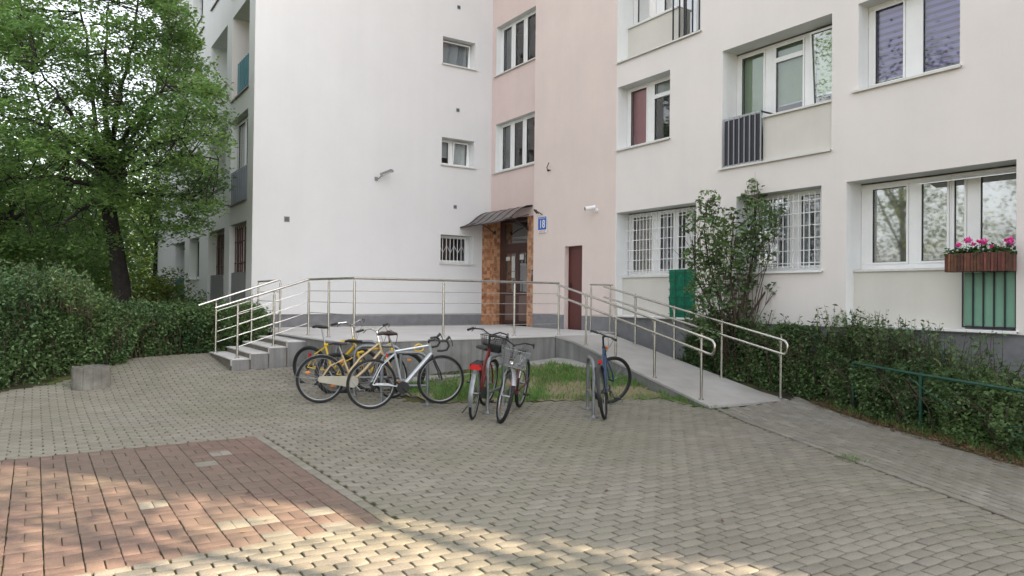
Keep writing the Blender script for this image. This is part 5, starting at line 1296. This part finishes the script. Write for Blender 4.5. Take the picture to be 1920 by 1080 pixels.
# grass on the small lawn
def blades(name, P, h, m, w=.006, lean=.5, kind=True, parent=None):
    P = np.asarray(P); n = len(P); a = RNG.uniform(0, 2*np.pi, n); d = np.stack([np.cos(a), np.sin(a), 0*a], 1); hh = h*(RNG.uniform(.5, 1.4, n))[:, None]; ln = RNG.normal(0, lean, (n, 2)); L = np.stack([ln[:, 0], ln[:, 1], np.ones(n)], 1)*hh
    V = np.stack([P-d*w/2, P+d*w/2, P+L*.6+d*w*.35, P+L*.6-d*w*.35, P+L*1.0*np.array([1.35, 1.35, 1])], 1).reshape(-1, 3)
    i = np.arange(n)[:, None]*5; F = np.vstack([i+np.array([[0, 1, 2, 3]]), i+np.array([[3, 2, 4, 4]])])
    F3 = np.vstack([i+np.array([[0, 1, 2]]), i+np.array([[0, 2, 3]]), i+np.array([[3, 2, 4]])])
    o = mesh_np(name, V, F3, m, parent)
    if kind: tag(o, kind='stuff')
    return o
n = 60000; x = RNG.uniform(-11.1, -7.15, n); y = RNG.uniform(4.7, 8.5, n)
wv = -.837*x+.547*y; lat = .547*x+.837*y
bare = np.exp(-((wv-11.3)/.42)**2-((lat-1.25)/1.0)**2)
dn = .55+.45*np.sin(x*4.1+1)*np.sin(y*3.7+x)+.25*np.sin(x*11)*np.sin(y*13)
k = gin(x, y) & (RNG.uniform(0, 1, n) < np.clip(dn*1.1-bare*1.1, .03, 1)) & (RNG.uniform(0, 1, n) < .8)
gP = np.stack([x, y, Gv(x, y)+.005], 1)[k]
o = blades('grass', gP, .085, M_grass, w=.008, lean=.45); tag(o, 'short green and straw coloured grass on the patch beside the bicycles', 'grass')
n = 2600; x = RNG.uniform(-11, -7.2, n); y = RNG.uniform(4.7, 8.4, n); k = gin(x, y); o = blades('dry_grass', np.stack([x, y, Gv(x, y)], 1)[k], .05, M_dry, lean=1.3); tag(o, 'dry yellow stalks lying in the grass patch', 'grass')
# weeds in joints and at the ramp foot
W = []
for (cx_, cy_, r, n_) in ((-7.2, 8.1, .12, 90), (-7.35, 8.02, .15, 90), (-4.25, 6.84, .07, 60), (-8.9, 5.95, .14, 70), (-8.25, 6.95, .18, 120), (-8.0, 7.6, .15, 80), (-13.4, .35, .15, 60)):
    for _ in range(n_): W.append((cx_+random.gauss(0, r), cy_+random.gauss(0, r), G(cx_, cy_)+.003))
o = blades('weeds', W, .05, M_grass, w=.007, lean=.8); tag(o, 'small green weeds in the paving joints', 'weeds')
# dry stalks and litter along the hedge foot
def along(poly, n, w0, w1):
    out = []
    P = [Vector(p) for p in poly]; Ls = [(P[i+1]-P[i]).length for i in range(len(P)-1)]; T = sum(Ls)
    for _ in range(n):
        u = random.random()*T; i = 0
        while i < len(Ls)-1 and u > Ls[i]: u -= Ls[i]; i += 1
        d = (P[i+1]-P[i]).normalized(); p = P[i]+d*u+Vector((-d.y, d.x))*random.uniform(w0, w1); out.append((p.x, p.y, G(p.x, p.y)))
    return out
o = blades('dry_stalks', along(EDGE[1:6]+[(-2, 7.4), (-.5, 6.7)], 1700, -.04, .30), .075, M_dry, w=.004, lean=1.4); tag(o, 'dry brown stalks along the foot of the right hedge', 'dry plants')
o = blades('hedge_foot_grass', along(EDGE[1:6]+[(-2, 7.4), (-.5, 6.7)], 1500, .08, .5), .10, M_grass, w=.007, lean=.5); tag(o, 'green grass tufts along the foot of the right hedge', 'grass')
Lt = [(x, y, z+.012) for x, y, z in along(EDGE[1:6]+[(-2, 7.4)], 900, -.10, .3)+along(HEDGE, 260, -.15, .05)]
for _ in range(90): x, y = random.uniform(-12, -1), random.uniform(-1, 8); Lt.append((x, y, G(x, y)+.008))
V, F = leaf_arrays(np.array(Lt), .04, up=2.5, ratio=.6); o = mesh_np('leaf_litter', V, F, M_litter); tag(o, 'small dry fallen leaves on the paving and hedge edge', 'leaves', kind='stuff')

# ------------------------------------------------------------------ trees around the yard that shade it and show in the window panes
random.seed(77)
def canopy_tree(label, base, c, rad, zr, n, leaf, nspr, lm, mask=None):
    sp = []
    while len(sp) < nspr:
        v = Vector((random.uniform(-1, 1), random.uniform(-1, 1), random.uniform(-1, 1)))
        if v.length > 1: continue
        p = Vector((c[0]+v.x*rad, c[1]+v.y*rad, c[2]+v.z*zr))
        if mask and not mask(p): continue
        sp.append(p)
    b0 = Vector(base); top = Vector(c); limbs = []
    for k in range(7): a = k*.9; limbs.append([b0.lerp(Vector((b0.x, b0.y, c[2])), .6), Vector((b0.x, b0.y, c[2]-zr*.6)).lerp(top, .4)+Vector((math.cos(a)*rad*.3, math.sin(a)*rad*.3, 0)), top+Vector((math.cos(a)*rad*.75, math.sin(a)*rad*.75, 0))])
    return tree('broadleaf_tree', label, b0, [b0-Vector((0, 0, .2)), b0+Vector((.05, 0, 2)), Vector((b0.x, b0.y, c[2]-zr*.4))], limbs, sp, lm, leaf, n/nspr, rs=rad*.15, trad=(.24, .18), lrad=.1, twig=False, flat=.5)
def not_seen(p):
    q = p-Vector((0, 0, EYE)); wv_ = q.dot(fwd)
    if wv_ < .6: return True
    return q.dot(-d2)/wv_ > .62 or abs(q.dot(r2)/wv_) > .95
canopy_tree('large tree near the right end of the facade that dapples the paving', (4.6, 7.6, 0), (3.2, 6.1, 7.2), 4.2, 1.9, 9000, .12, 58, M_leafC, not_seen)
canopy_tree('tree whose dark leaves hang into the top left corner of the photo', (-6.2, -3.6, 0), (-6.9, -2.0, 5.0), 1.7, .9, 2200, .09, 30, M_leafC)
for i, (x, y, h, cr, lb) in enumerate(((-9, -12, 11, 3.8, 'sunlit tree mirrored in the first floor panes'), (-18, -11, 13, 4.2, 'sunlit tree across the yard, mirrored in the ground floor panes'), (-1, -14, 12, 4.2, 'tall sunlit tree behind the photographer'), (-28, -9, 11, 4, 'sunlit tree at the far left beyond the yard'), (-13.5, -17, 15, 4.5, 'tallest tree across the yard'))):
    simple_tree('broadleaf_tree', lb, x, y, h, cr, M_leafY, .20, 9000, 'trees across the yard', 90+i, zlow=.15, z0=0, nspr=80)
